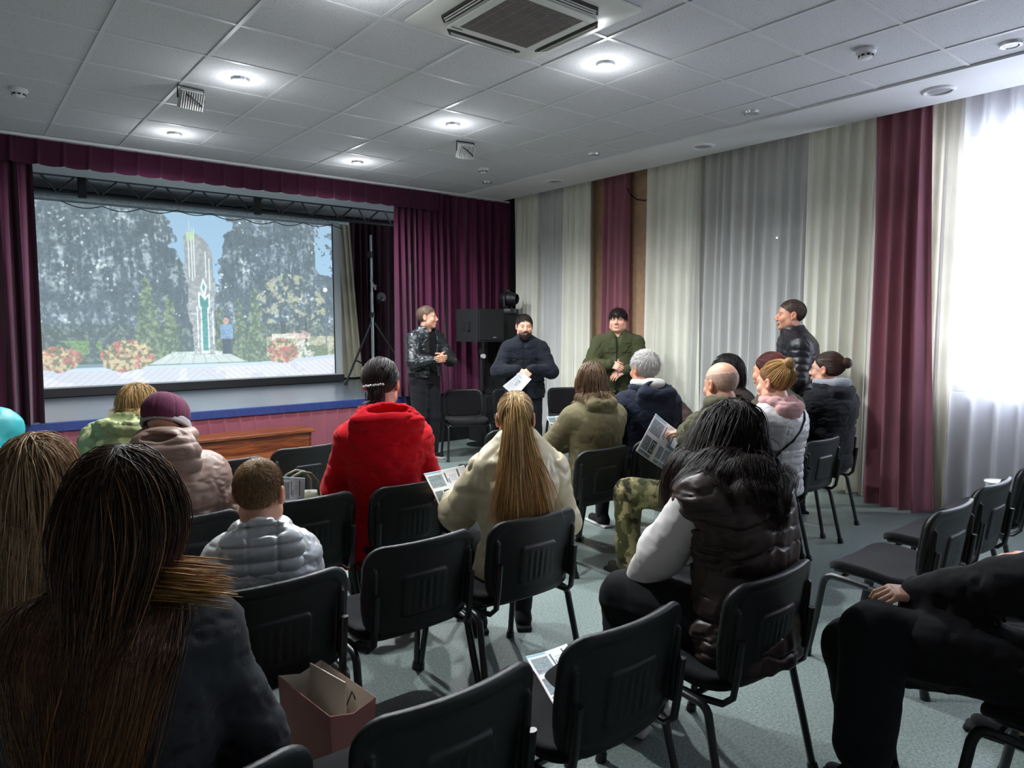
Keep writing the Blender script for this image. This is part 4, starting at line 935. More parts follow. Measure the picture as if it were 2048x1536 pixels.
# crank stand
def crank_stand():
    t = thing('lighting_stand', 'tall steel crank stand with black tripod legs on the stage right of the screen', 'stand', (5.37, 10.2, .66)); c = (5.37, 10.2)
    b = MB(); b.tube([(c[0], c[1], .95), (c[0], c[1], 3.0)], .019, 10); b.tube([(c[0], c[1], .80), (c[0], c[1], 2.1)], .026, 10); tx(b.build('pole', msteel, None, True), t)
    b = MB(); b.tube([(c[0], c[1], 1.70), (c[0], c[1], 1.78)], .045, 10); b.tube([(c[0] - .02, c[1], 2.64), (c[0] - .02, c[1], 2.74)], .04, 10); tx(b.build('collar', mmetal, None, True), t)
    b = MB(); b.tube([(c[0] - .03, c[1] - .03, 2.3), (c[0] + .02, c[1] - .05, 2.18)], .018, 8); b.tube([(c[0] + .05, c[1] - .03, 2.14), (c[0] + .05, c[1] - .05, 2.22)], .02, 8); tx(b.build('bracket', msteel, None, True), t)
    b = MB(); M = Matrix.Translation((c[0] + .13, c[1] - .06, 2.02)) @ Matrix.Rotation(1.3, 4, 'X'); b.lathe([(.02, -.03), (.075, -.03), (.08, 0), (.075, .03), (.02, .03)], (0, 0, 0), 20, M); b.tube([(c[0] + .13, c[1] - .1, 2.02), (c[0] + .05, c[1] - .12, 1.92)], .012, 6); tx(b.build('winch', mmetal, None, True), t)
    for a in (math.radians(200), math.radians(320), math.radians(60)):
        fx, fy = c[0] + .62 * math.cos(a), c[1] + .62 * math.sin(a); b = MB(); b.tube([(c[0] + .03 * math.cos(a), c[1] + .03 * math.sin(a), 1.62), (fx, fy, .69)], .017, 8); b.tube([(c[0] + .4 * math.cos(a), c[1] + .4 * math.sin(a), 1.03), (c[0], c[1], .88)], .012, 8); b.lathe([(.03, 0), (.03, .03)], (fx, fy, .66), 10); tx(b.build('leg', mmetal, None, True), t)
crank_stand()
# steps in front of the stage
def steps():
    t = thing('wooden_steps', 'varnished wooden two-tread steps standing against the stage skirt', 'steps', (2.55, 7.6, 0)); m = MATS['varnished_wood']
    b = MB(); b.box((1.9, 7.48, .385), (3.2, 7.86, .42), .006); tx(b.build('tread', m), t)
    b = MB(); b.box((1.94, 7.52, .2), (3.16, 7.54, .385)); tx(b.build('riser', m), t)
    b = MB(); b.box((1.9, 7.16, .18), (3.2, 7.54, .21), .006); tx(b.build('tread', m), t)
    b = MB(); b.box((1.94, 7.2, 0), (3.16, 7.22, .18)); tx(b.build('riser', m), t)
    for x in (1.92, 3.14): b = MB(); b.prism([(7.22, 0), (7.22, .18), (7.52, .18), (7.52, .385), (7.84, .385), (7.84, 0)], x, x + .03, axis=0); tx(b.build('side_panel', m), t)
steps()
# ------------------------------------------------------------------ chairs
def chair_parts(root):
    def bent(c, hx_, hy, hz, r, k, ry, tilt=0.0, tap=0.0):
        def f(X, Y, Z):
            x, z = X - c[0], Z - c[2]; y = Y - c[1] + k * x * x * -1 + tilt * z; w = hx_ - tap * np.maximum(-z / hz, 0) ** 2
            qx, qz = np.abs(x) - w + r, np.abs(z) - hz + r; d2 = np.sqrt(np.maximum(qx, 0) ** 2 + np.maximum(qz, 0) ** 2) + np.minimum(np.maximum(qx, qz), 0) - r
            a, b_ = d2 + ry, np.abs(y) - hy + ry; return np.minimum(np.maximum(a, b_), 0) + np.sqrt(np.maximum(a, 0) ** 2 + np.maximum(b_, 0) ** 2) - ry
        return f, V3(c[0] - hx_ - .02, c[1] - .1, c[2] - hz - .02), V3(c[0] + hx_ + .02, c[1] + .1, c[2] + hz + .02)
    bc = (0, -.245, .612)
    F = Fld((-.26, -.36, .43), (.26, -.14, .82), .0052); F.put(bent(bc, .240, .013, .180, .075, .75, .010, .14, .035), .002)
    F.put(bent((0, bc[1] - .0155, .612), .205, .006, .145, .055, .75, .004, .14, .03), .008, 's')
    F.put(bent((0, bc[1] - .0075, .585), .095, .006, .080, .02, .75, .004, .14, 0), .006)
    for i in range(5): F.put(bent((-.060 + .030 * i, bc[1] - .0185, .582), .006, .008, .060, .005, .75, .002, .14), .005, 's')
    for sx in (-1, 1): F.put(cap((sx * .207, -.226, .49), (sx * .207, -.244, .70), .013, .010), .012)
    F.obj('backrest_shell', mblackp, root)
    F = Fld((-.26, -.32, .43), (.26, -.12, .82), .006); F.put(bent((0, -.225, .625), .222, .013, .152, .065, .75, .011, .14, .025), .002); F.obj('backrest', mfab, root)
    F = Fld((-.27, -.27, .38), (.27, .28, .50), .006)
    def seat(X, Y, Z, hx_=.235, hy=.215, t=.019, z0=.442):
        z = Z - z0 + .9 * np.maximum(Y - .12, 0) ** 2 * 3 - .25 * X * X + .012 * np.exp(-((Y + .08) / .08) ** 2) - .01; r = .07
        qx, qy = np.abs(X) - hx_ + r, np.abs(Y) - hy + r; d2 = np.sqrt(np.maximum(qx, 0) ** 2 + np.maximum(qy, 0) ** 2) + np.minimum(np.maximum(qx, qy), 0) - r
        a, b_ = d2 + .014, np.abs(z) - t + .014; return np.minimum(np.maximum(a, b_), 0) + np.sqrt(np.maximum(a, 0) ** 2 + np.maximum(b_, 0) ** 2) - .014
    F.put((seat, V3(-.26, -.24, .38), V3(.26, .26, .5)), .002); F.obj('seat', mfab, root)
    F = Fld((-.26, -.26, .37), (.26, .27, .47), .007); F.put((lambda X, Y, Z: seat(X, Y, Z, .222, .20, .016, .420), V3(-.25, -.24, .37), V3(.25, .25, .47)), .002); F.obj('seat_shell', mblackp, root)
    def side(sx):
        x = sx * .248; fr = [(x + sx * .018, .27, 0), (x + sx * .006, .235, .20), (x, .212, .36)] + [(x, .205 - .045 * (1 - math.cos(a)), .375 + .035 * math.sin(a)) for a in (.35, .8, 1.25, 1.57)] + [(x, .08, .408), (x, .0, .402)]
        rr = [(x, .0, .402), (x, -.08, .396)] + [(x, -.13 - .045 * math.sin(a), .35 + .043 * math.cos(a)) for a in (.0, .4, .8, 1.2, 1.57)] + [(x + sx * .008, -.21, .20), (x + sx * .018, -.255, 0)]
        return fr, rr
    for sx in (-1, 1):
        for pts in side(sx):
            b = MB(); b.tube(pts, .0125, 10, sx=1.25); f = pts[0] if pts[0][2] == 0 else pts[-1]; g = pts[1] if pts[0][2] == 0 else pts[-2]
            l = b.build('leg', mmetal, root, True)
            b = MB(); d = (Vector(g) - Vector(f)).normalized(); b.tube([Vector(f) + d * .0, Vector(f) + d * .035], [.021, .018], 10); b.build('foot_cap', mblackp, l, True)
        b = MB(); b.tube([(sx * .235, -.02, .398), (sx * .225, -.12, .392), (sx * .214, -.20, .40), (sx * .208, -.232, .43), (sx * .207, -.244, .50), (sx * .207, -.258, .62)], .0105, 8, sx=1.3); b.build('back_support', mmetal, root, True)
    b = MB(); b.tube([(-.24, .15, .40), (.24, .15, .40)], .010, 8); b.tube([(-.24, -.10, .392), (.24, -.10, .392)], .010, 8); b.build('crossbar', mmetal, root, True)
CH0 = None
def chair(x, yb, label, az=0, group='black fabric chairs in the rows'):
    """yb: where the top of the backrest stands"""
    global CH0
    a = math.radians(az); ox, oy = .27 * math.sin(a), .27 * math.cos(a)
    if CH0 is None: CH0 = thing('office_chair', label, 'chair', (0, 0, 0)); chair_parts(CH0); c = CH0
    else: c = copy_tree(CH0)
    c.location = (x + ox, yb + oy, 0); c.rotation_euler = (0, 0, -a); c['label'] = label; c['group'] = group; c['category'] = 'chair'; return c
chair(.83, 1.20, 'black chair cut by the bottom edge of the picture, right of the pink paper bag')
chair(1.40, 1.20, 'empty black foreground chair with a leaflet lying on its seat')
chair(2.04, 1.15, 'black chair under the long-haired woman in dark brown puffer vest')
chair(.28, 1.22, 'black chair under the dark-jacketed woman with very long brown hair')
chair(.775, 2.09, 'black chair under the child in silver puffer jacket')
chair(1.35, 2.17, 'empty black chair between the child and the blonde ponytail woman')
chair(1.89, 2.15, 'black chair under the woman with blonde ponytail and cream jacket')
chair(.23, 2.10, 'black chair under the fair-haired person behind the long brown hair')
chair(3.56, 2.16, 'black chair under the bald man in camouflage trousers')
chair(4.155, 2.30, 'black chair under the woman in pale quilted jacket with hair bun')
chair(4.69, 2.35, 'black chair with shiny edge between the pale jacket woman and the glasses woman')
chair(5.24, 2.49, 'black chair nearest the wide cream curtain, under the woman with glasses')
chair(.74, 3.06, 'black chair under the person in plum knitted hat')
chair(1.275, 3.04, 'black chair beyond the child with a handbag and a leaflet on its seat')
chair(1.81, 3.00, 'black chair under the woman in red coat')
chair(3.26, 3.06, 'black chair under the bob-haired person in olive hoodie')
chair(3.84, 3.10, 'black chair under the white-haired man in navy jacket')
chair(4.90, 3.12, 'black chair under the woman with white hair clip')
chair(1.265, 4.22, 'empty black chair left of two in front of the wooden steps')
chair(1.82, 4.36, 'empty black chair in the front row, left of the red coat')
chair(.71, 4.26, 'black chair under the blonde in pale green jacket')
chair(.165, 4.20, 'black chair under the turquoise hood at the left edge')
chair(3.34, 4.10, 'black chair half hidden by the blonde ponytail, its seat corner showing', 2)
chair(4.92, 7.06, 'empty black chair facing the audience, beside the man in leather jacket', 205, 'chairs facing the audience')
chair(5.47, 6.80, 'empty black chair facing the audience, in front of the bearded man', 205, 'chairs facing the audience')
chair(6.04, 6.42, 'empty black chair facing the audience, by the cream curtain', 208, 'chairs facing the audience')
chair(3.40, 1.10, 'empty black chair nearest on the right, its whole seat in view', 0)
chair(4.06, 1.14, 'empty black chair second from left in the right-hand group', 0)
chair(4.80, 1.16, 'black chair at the right edge behind the two empty ones, with pale bars', 0)
chair(2.52, .20, 'black chair under the black-clad person in the bottom right corner')
chair(3.10, .02, 'black chair under the person in khaki trousers at the right edge')

# ------------------------------------------------------------------ printed sheets
def leaf_img(nx, ny, kind, seed=0):
    U, Vv = np.meshgrid(np.linspace(0, 1, nx), np.linspace(0, 1, ny)); c = np.ones((ny, nx, 3)) * np.array(hx('#eceef2')); rng = np.random.RandomState(seed)
    def r(x0, y0, x1, y1, col, tex=0):
        m = (U > x0) & (U < x1) & (Vv > y0) & (Vv < y1); q = np.array(col)
        if tex: t = rng.rand(ny, nx); t = (t + np.roll(t, 1, 0) + np.roll(t, 1, 1) + np.roll(t, 2, 1)) / 4; c[m] = q * (.35 + 1.3 * t[m][:, None])
        else: c[m] = q
    if kind == 'sheet':
        for k in range(16): r(.12, .10 + .045 * k, .12 + .7 * rng.uniform(.5, 1), .112 + .045 * k, hx('#b4b6ba'))
        r(.40, .35, .58, .62, hx('#9a9ca2')); r(.44, .39, .54, .58, hx('#d0d2d6')); return c
    g = hx('#8d999e')
    r(0, .95, .45, 1, hx('#8fc0cc')); r(.05, .55, .44, .90, g, 1); r(.05, .14, .27, .46, hx('#7a868c'), 1); r(.05, .02, .44, .10, hx('#77909a'), 1); r(.30, .14, .46, .46, hx('#2f3a40')); r(.33, .19, .43, .40, hx('#b8c2c6')); r(.35, .22, .41, .37, hx('#2f3a40'))
    r(.0, .0, .02, .6, hx('#c96a86')); r(0, 0, 1, .015, hx('#c96a86'))
    for k, (x, y, w, h) in enumerate(((.50, .62, .035, .30), (.80, .60, .035, .34), (.56, .60, .02, .14))): r(x, y, x + w, y + h, hx('#4c545c'))
    for k in range(6): r(.60, .62 + .045 * k, .76, .632 + .045 * k, hx('#a8aeb6'))
    r(.56, .14, .72, .44, g, 1); r(.76, .14, .95, .44, hx('#8c9ca6'), 1); r(.56, .03, .95, .11, hx('#8aa0ac'), 1); r(.72, .48, .98, .56, hx('#7aa8cc')); return c
def sheet(name, label, cat, P, kind='leaf', bend=.0, seed=0, group=None, n=(90, 64)):
    """P: four corners in the room, bottom-left, bottom-right, top-right, top-left; a thin real sheet"""
    P = np.array(P, float); u, v = np.meshgrid(np.linspace(0, 1, n[0]), np.linspace(0, 1, n[1])); u, v = u[..., None], v[..., None]
    G_ = (P[0] * (1 - u) + P[1] * u) * (1 - v) + (P[3] * (1 - u) + P[2] * u) * v; nn = nrm(np.cross(P[1] - P[0], P[3] - P[0])); G_ = G_ + nn * bend * (4 * (u - .5) ** 2 + .25 * np.sin(v * 4 + u * 2))
    V = G_.reshape(-1, 3); img = leaf_img(n[0], n[1], kind, seed).reshape(-1, 3)
    i = (np.arange(n[0] - 1)[None, :] + np.arange(n[1] - 1)[:, None] * n[0]).ravel(); Q = np.stack([i, i + 1, i + 1 + n[0], i + n[0]], 1)
    c = V.mean(0); o = mesh_np(name, V - c, Q, mpaper, None, img); o.location = c; tag(o, label, cat, group)
    md = o.modifiers.new('thickness', 'SOLIDIFY'); md.thickness = .0006; return o

# ------------------------------------------------------------------ loudspeakers, lamps, ceiling things
def ceil_thing(name, label, cat, x, y, group=None, z=CEIL): return thing(name, label, cat, (x, y, z), 0, group)
lamp_on = mat('lamp_glow', (1, 1, 1), emit=(.93, .97, 1.0), emis=30)
lamp_off = mat('lamp_frosted', hx('#9a9ca6'), rough=.3)
mchrome = mat('white_chrome', hx('#c8cace'), rough=.25, metal=.5)
def downlight(x, y, on, label, group):
    t = ceil_thing('downlight', label, 'ceiling light', x, y, group)
    b = MB(); b.lathe([(.038, .004), (.040, -.010), (.048, -.016), (.060, -.014), (.064, .004)], n=28); b.build('ring', mchrome, t, True)
    b = MB(); b.lathe([(.001, -.013), (.036, -.012), (.038, .0)], n=24); b.build('bulb', lamp_on if on else lamp_off, t, True)
    if on:
        l = bpy.data.lights.new('downlight_beam', 'SPOT'); l.energy = on; l.spot_size = math.radians(165); l.spot_blend = .6; l.shadow_soft_size = .04; l.color = (.93, .97, 1.0)
        o = bpy.data.objects.new('downlight_beam', l); C.objects.link(o); o.location = (x, y, CEIL - .03)
        l = bpy.data.lights.new('added_ceiling_halo', 'POINT'); l.energy = on * .017; l.shadow_soft_size = .03; l.color = (.93, .97, 1.0)  # extra point lamp below the fixture, added to brighten the ceiling around it
        o = bpy.data.objects.new('added_ceiling_halo', l); C.objects.link(o); o.location = (x, y, CEIL - .17)
PW = 94
for x, y, k, lb in ((1.727, 5.165, 1, 'lit ceiling spotlight right of the left floodlight, second row from the stage'), (1.727, 6.965, 1, 'lit ceiling spotlight nearest the left part of the valance'), (3.527, 6.965, 1, 'lit ceiling spotlight nearest the middle of the valance'), (3.527, 5.165, 1, 'lit ceiling spotlight just above the right floodlight'), (3.527, 3.365, 1, 'brightest lit ceiling spotlight, right of the air conditioner'),
                    (1.727, 3.365, 1, 'lit ceiling spotlight left of the air conditioner, at the top edge'), (5.25, 3.365, 0, 'unlit ceiling spotlight in the row along the plain band, second from the right'), (5.25, 1.565, 0, 'unlit ceiling spotlight at the upper right edge of the picture'), (5.25, 5.165, 0, 'unlit ceiling spotlight, third along the plain band'), (5.25, 6.965, 0, 'unlit ceiling spotlight nearest the stage corner')):
    downlight(x, y, PW * k, lb, 'lit ceiling spotlights' if k else 'unlit ceiling spotlights')
for x, y, lb in ((5.80, 2.17, 'round flush ceiling loudspeaker on the plain band above the large plum curtain'), (5.80, 4.24, 'round flush ceiling loudspeaker above the wide grey net'), (5.80, 6.35, 'round flush ceiling loudspeaker nearest the stage corner')):
    t = ceil_thing('ceiling_speaker', lb, 'speaker', x, y, 'ceiling loudspeakers', CEIL - .014); b = MB(); b.lathe([(.085, -.004), (.088, -.016), (.100, -.018), (.112, -.010), (.116, .0)], n=32); b.build('ring', mwhite, t, True)
    b = MB(); b.lathe([(.001, -.010), (.06, -.008), (.087, -.002)], n=32); b.build('grille', mat('speaker_mesh', hx('#8f8f94'), rough=.6), t, True)
for x, y, lb in ((.53, 6.38, 'white smoke detector on the far left of the ceiling'), (4.64, 2.17, 'white smoke detector above the wide grey net, upper right'), (4.75, 6.37, 'white smoke detector on the ceiling near the stage corner')):
    t = ceil_thing('smoke_detector', lb, 'smoke detector', x, y, 'smoke detectors'); b = MB(); b.lathe([(.058, .003), (.060, -.018), (.052, -.026), (.001, -.027)], n=28); b.build('base', mwhite, t, True)
    b = MB(); b.lathe([(.044, -.026), (.040, -.048), (.030, -.056), (.001, -.057)], n=28); b.build('sensor_head', mwhite, t, True)
    b = MB()
    for k in range(8): a = k * math.pi / 4; b.box((-.010, .036, -.045), (.010, .045, -.034), 0, Matrix.Rotation(a, 4, 'Z'))
    b.build('vent_slots', mdark, t)
# LED floodlights hung from the grid, aimed at the stage
def flood(x, y, label, rz):
    t = ceil_thing('floodlight', label, 'floodlight', x, y, 'floodlights'); M = Matrix.Rotation(rz, 4, 'Z') @ Matrix.Translation((0, 0, -.09)) @ Matrix.Rotation(math.radians(28), 4, 'X')
    b = MB(); b.box((-.085, -.005, -.065), (.085, .02, .065), .006, M); b.build('housing', mgrey, t)
    b = MB()
    for i in range(10): xx = -.075 + i * .0167; b.box((xx - .003, -.035, -.06), (xx + .003, -.004, .06), 0, M)
    b.build('cooling_fins', mat('fin_grey', hx('#b0b0ae'), rough=.45), t)
    b = MB(); b.box((-.07, .02, -.05), (.07, .023, .05), 0, M); b.build('front_glass', mat('dark_glass', hx('#20242a'), rough=.1), t)
    b = MB(); b.tube([M @ Vector((-.092, .0, 0)), Matrix.Rotation(rz, 4, 'Z') @ Vector((-.092, 0, -.004)), Matrix.Rotation(rz, 4, 'Z') @ Vector((.092, 0, -.004)), M @ Vector((.092, .0, 0))], .006, 6); b.build('bracket', mblack, t)
    b = MB(); b.tube([M @ Vector((-.06, -.02, .05)), M @ Vector((-.02, -.06, .03)), M @ Vector((.05, -.05, -.01)), M @ Vector((.075, -.03, -.03))], .005, 6); b.build('cable', mblack, t, True)
flood(1.50, 5.56, 'grey finned floodlight hanging from the left part of the ceiling', .1)
flood(3.95, 5.58, 'grey finned floodlight hanging near the middle of the ceiling', -.15)
# ceiling cassette air conditioner
def cassette():
    t = ceil_thing('air_conditioner', 'white ceiling cassette air conditioner with dark grille at the top of the picture', 'air conditioner', 2.61, 3.14)
    h = .475
    def ringpts(hh, r, z, n=6):
        out = []
        for cx, cy, a0 in ((1, 1, 0), (-1, 1, 90), (-1, -1, 180), (1, -1, 270)):
            for k in range(n + 1): a = math.radians(a0 + 90 * k / n); out.append((cx * (hh - r) + r * math.cos(a), cy * (hh - r) + r * math.sin(a), z))
        return out
    b = MB(); rings = [ringpts(h, .02, 0), ringpts(h, .02, -.012), ringpts(h - .03, .04, -.022), ringpts(.40, .05, -.030), ringpts(.315, .03, -.040), ringpts(.30, .02, -.040)]
    rv = [[b.b.verts.new(p) for p in r] for r in rings]
    for a, c in zip(rv, rv[1:]):
        for k in range(len(a)): b.b.faces.new((a[k], a[(k + 1) % len(a)], c[(k + 1) % len(a)], c[k]))
    b.b.faces.new(rv[-1]); b.build('panel', mat('ac_white', hx('#c9cac4'), rough=.4), t, True)
    for k in range(4):
        M = Matrix.Rotation(k * math.pi / 2, 4, 'Z')
        b = MB(); b.prism([(-.27, .335), (-.22, .325), (.22, .325), (.27, .335), (.22, .385), (-.22, .385)], -.045, -.03, M, axis=2); o = b.build('air_outlet', mdark, t)
        b = MB(); b.box((-.235, .347, -.052), (.235, .352, -.036), .001, M); b.box((-.22, .366, -.050), (.22, .370, -.036), .001, M); b.build('louvre', mat('ac_white'), o)
    b = MB(); 
    for (a, c) in (((-.30, -.30), (.30, -.245)), ((-.30, .245), (.30, .30)), ((-.30, -.245), (-.245, .245)), ((.245, -.245), (.30, .245))): b.box((*a, -.052), (*c, -.04), .004)
    b.build('grille_frame', mat('ac_white'), t)
    b = MB(); b.box((-.245, -.245, -.045), (.245, .245, -.041)); g = b.build('grille_backing', mdark, t)
    b = MB()
    for i in range(38): y = -.24 + i * .013; b.box((-.245, y, -.050), (.245, y + .0065, -.044))
    for i in range(6): x = -.2 + i * .08; b.box((x, -.245, -.0505), (x + .004, .245, -.044))
    b.build('grille_bars', mat('ac_grille', hx('#77706c'), rough=.6), g)
    b = MB(); b.box((-.285, .262, -.0525), (-.21, .272, -.052)); b.build('badge', mdark, t)
cassette()
# loudspeaker on a pole, stack behind the bearded man
mspk = mat('speaker_cabinet', hx('#191a1d'), rough=.7, bump=.6, bscale=260, spec=.35)
def pa():
    t = thing('loudspeaker', 'large black loudspeaker cabinet on a pole, left of the bearded man', 'speaker', (5.46, 7.40, 1.36), math.radians(-3))
    b = MB(); b.prism([(-.20, -.24), (.20, -.24), (.25, .20), (-.25, .20)], 0, .42, axis=2); b.build('cabinet', mspk, t)
    b = MB(); b.box((-.19, -.252, .02), (.19, -.241, .40), .006); b.build('front_grille', mat('grille_black', hx('#101113'), rough=.8), t)
    for x in (-.205, .205):
        pass
    b = MB()
    for y in (-.06, .05): b.box((-.242, y - .03, .14), (-.215, y + .03, .27), .01)
    b.build('handle_shade_block', mat('deep_black', hx('#050506'), rough=.9), t)  # raised black blocks stand in for the shade inside the handle holes
    b = MB(); b.box((.02, -.254, .05), (.07, -.2525, .062)); b.build('badge', mat('badge_silver', hx('#8a8d90'), rough=.4), t)
    t = thing('speaker_pole', 'black pole with a white knob holding up the loudspeaker', 'stand', (5.46, 7.40, .0))
    b = MB(); b.tube([(0, 0, .03), (0, 0, 1.355)], .022, 12); b.build('pole', mmetal, t, True)
    b = MB(); b.tube([(0, 0, 1.2), (0, 0, 1.356)], .045, 12); b.build('mount', mmetal, t, True)
    b = MB(); b.lathe([(.03, -.02), (.03, .02)], (0, 0, 0), 14, Matrix.Translation((-.01, -.06, 1.17)) @ Matrix.Rotation(math.pi / 2, 4, 'X')); b.build('knob', mat('knob_white', hx('#c8c8c8')), t, True)
    b = MB(); b.lathe([(.2, 0), (.2, .012), (.03, .03)], (0, 0, 0), 24); b.build('base', mmetal, t, True)
    t = thing('subwoofer', 'black bass cabinet on the floor behind the front chairs', 'speaker', (5.92, 7.62, 0), 0); b = MB(); b.box((-.36, -.18, 0), (.3, .22, .62), .012); b.build('cabinet', mspk, t)
    b = MB(); b.box((-.33, -.188, .03), (.27, -.18, .59), .003); b.build('front_grille', mat('grille_black'), t)
    t = thing('loudspeaker', 'tall black loudspeaker tower behind the bearded man, a moving head lamp on top', 'speaker', (6.02, 7.62, .62)); b = MB(); b.box((-.2, -.17, 0), (.2, .2, 1.1), .012); b.build('cabinet', mspk, t)
    b = MB(); b.box((-.18, -.178, .03), (.18, -.17, 1.07), .003); b.build('front_grille', mat('grille_black'), t)
    t = thing('moving_head_lamp', 'black moving head stage lamp standing on the tall loudspeaker', 'stage light', (6.05, 7.58, 1.72), .5)
    b = MB(); b.box((-.15, -.11, 0), (.15, .11, .075), .015); b.build('base', mblackp, t, True)
    b = MB(); b.box((-.03, -.114, .02), (.045, -.110, .055)); b.build('display', mat('lcd', hx('#5b6d84'), rough=.2), t)
    b = MB(); b.tube(arc((0, 0, .20), .125, math.radians(200), math.radians(-20 + 360 * 0), 14, (0, 2)), .014, 8); b.tube([(-.122, 0, .2), (-.122, 0, .1), (-.08, 0, .075)], .02, 8); b.tube([(.122, 0, .2), (.122, 0, .1), (.08, 0, .075)], .02, 8); b.build('yoke', msteel if False else mmetal, t, True)
    F = Fld((-.14, -.16, .08), (.14, .16, .36), .008); F.put(ell((0, .0, .21), (.098, .12, .10)), .01); F.put(cap((0, -.05, .21), (0, -.11, .205), .082, .075), .02); F.put(cap((0, -.15, .20), (0, -.115, .205), .06, .06), .004, 's'); F.obj('lamp_head', mblackp, t)
    b = MB(); b.lathe([(.001, 0), (.062, 0)], (0, 0, 0), 20, Matrix.Translation((0, -.118, .205)) @ Matrix.Rotation(math.pi / 2, 4, 'X')); b.build('lens', mat('dark_glass'), t, True)
pa()
# paper carrier bag
def bag():
    t = thing('paper_bag', 'dusty pink paper carrier bag with thin cord handles on the floor', 'bag', (.835, 1.93, 0), math.radians(95)); w, d, h = .145, .055, .50
    mb_ = mat('pink_paper', hx('#cf8a80'), rough=.55, var=.08, vscale=8); mi = mat('cream_paper', hx('#c9beb2'), rough=.7)
    def shell(o_, z0, z1, pinch):
        P = []
        for z in (z0, (z0 + z1) / 2, z1):
            k = (z / h); f = 1 + .10 * k; g = 1 + pinch * k
            P.append([(-w * f, -d * g, z), (-w * f + .0, 0, z - .02 * k), (-w * f, d * g, z), (w * f, d * g, z), (w * f, 0, z - .02 * k), (w * f, -d * g, z)])
        return P
    b = MB(); P = shell(0, 0, h, .35); R_ = [[b.b.verts.new(p) for p in r] for r in P]
    for a, c in zip(R_, R_[1:]):
        for k in range(6): b.b.faces.new((a[k], a[(k + 1) % 6], c[(k + 1) % 6], c[k]))
    b.b.faces.new(R_[0]); o = b.build('outer_paper', mb_, t); md = o.modifiers.new('s', 'SOLIDIFY'); md.thickness = .001
    b = MB(); P = [[(x * .985, y * .97, z) for x, y, z in r] for r in shell(0, .004, h + .0005, .35)]; R_ = [[b.b.verts.new(p) for p in r] for r in P]
    for a, c in zip(R_, R_[1:]):
        for k in range(6): b.b.faces.new((a[k], a[(k + 1) % 6], c[(k + 1) % 6], c[k]))
    b.b.faces.new(R_[0]); b.build('lining', mi, t)
    for sy in (-1, 1):
        b = MB(); y = sy * d * 1.3; b.tube([(-.05, y, h - .05), (-.052, y - sy * .012, h - .02), (-.03, y - sy * .03, h - .09), (.0, y - sy * .035, h - .11), (.03, y - sy * .03, h - .09), (.052, y - sy * .012, h - .02), (.05, y, h - .05)], .0022, 6); b.build('cord_handle', mblack, t, True)
    b = MB(); b.prism([(-.1, .05), (.11, .05), (.11, h + .03), (-.1, h + .045)], -.012, -.008, None, axis=1); b.build('paper_insert', mi, t)
bag()
# plant and cup at the right edge
def plant():
    t = thing('potted_plant', 'dark-leaved potted plant by the bright window at the right edge', 'plant', (6.02, 1.20, 0)); b = MB(); b.lathe([(.10, 0), (.14, .02), (.17, .32), (.175, .34), (.155, .34), (.15, .30), (.001, .30)], n=28); b.build('pot', mat('pot_brown', hx('#5a4638'), rough=.6), t, True)
    b = MB(); b.tube([(0, 0, .3), (.02, .01, .6), (-.01, .03, .95)], .012, 8); b.build('stem', mat('stem_green', hx('#3c3f28')), t, True); rng = random.Random(3)
    for k in range(11):
        a = k * 2.4 + .6; z = .48 + k * .05; L = .36 - .01 * k; b = MB(); n = 8; mid = []; ww = []
        for i in range(n + 1):
            s_ = i / n; r = .02 + L * s_; mid.append(Vector((math.cos(a) * r, math.sin(a) * r, z + .14 * math.sin(s_ * 2.4) - .10 * s_ * s_))); ww.append(.055 * math.sin(math.pi * min(s_ * .96 + .04, 1)) ** .8)
        side = Vector((-math.sin(a), math.cos(a), 0)); L_ = [b.b.verts.new(m_ + side * w_ + Vector((0, 0, .012))) for m_, w_ in zip(mid, ww)]; Mv = [b.b.verts.new(m_) for m_ in mid]; R_ = [b.b.verts.new(m_ - side * w_ + Vector((0, 0, .012))) for m_, w_ in zip(mid, ww)]
        for i in range(n): b.b.faces.new((L_[i], L_[i + 1], Mv[i + 1], Mv[i])); b.b.faces.new((Mv[i], Mv[i + 1], R_[i + 1], R_[i]))
        o = b.build('leaf', mat('dark_leaf', hx('#2a2c22'), rough=.35), t, True); md = o.modifiers.new('s', 'SOLIDIFY'); md.thickness = .002
plant()

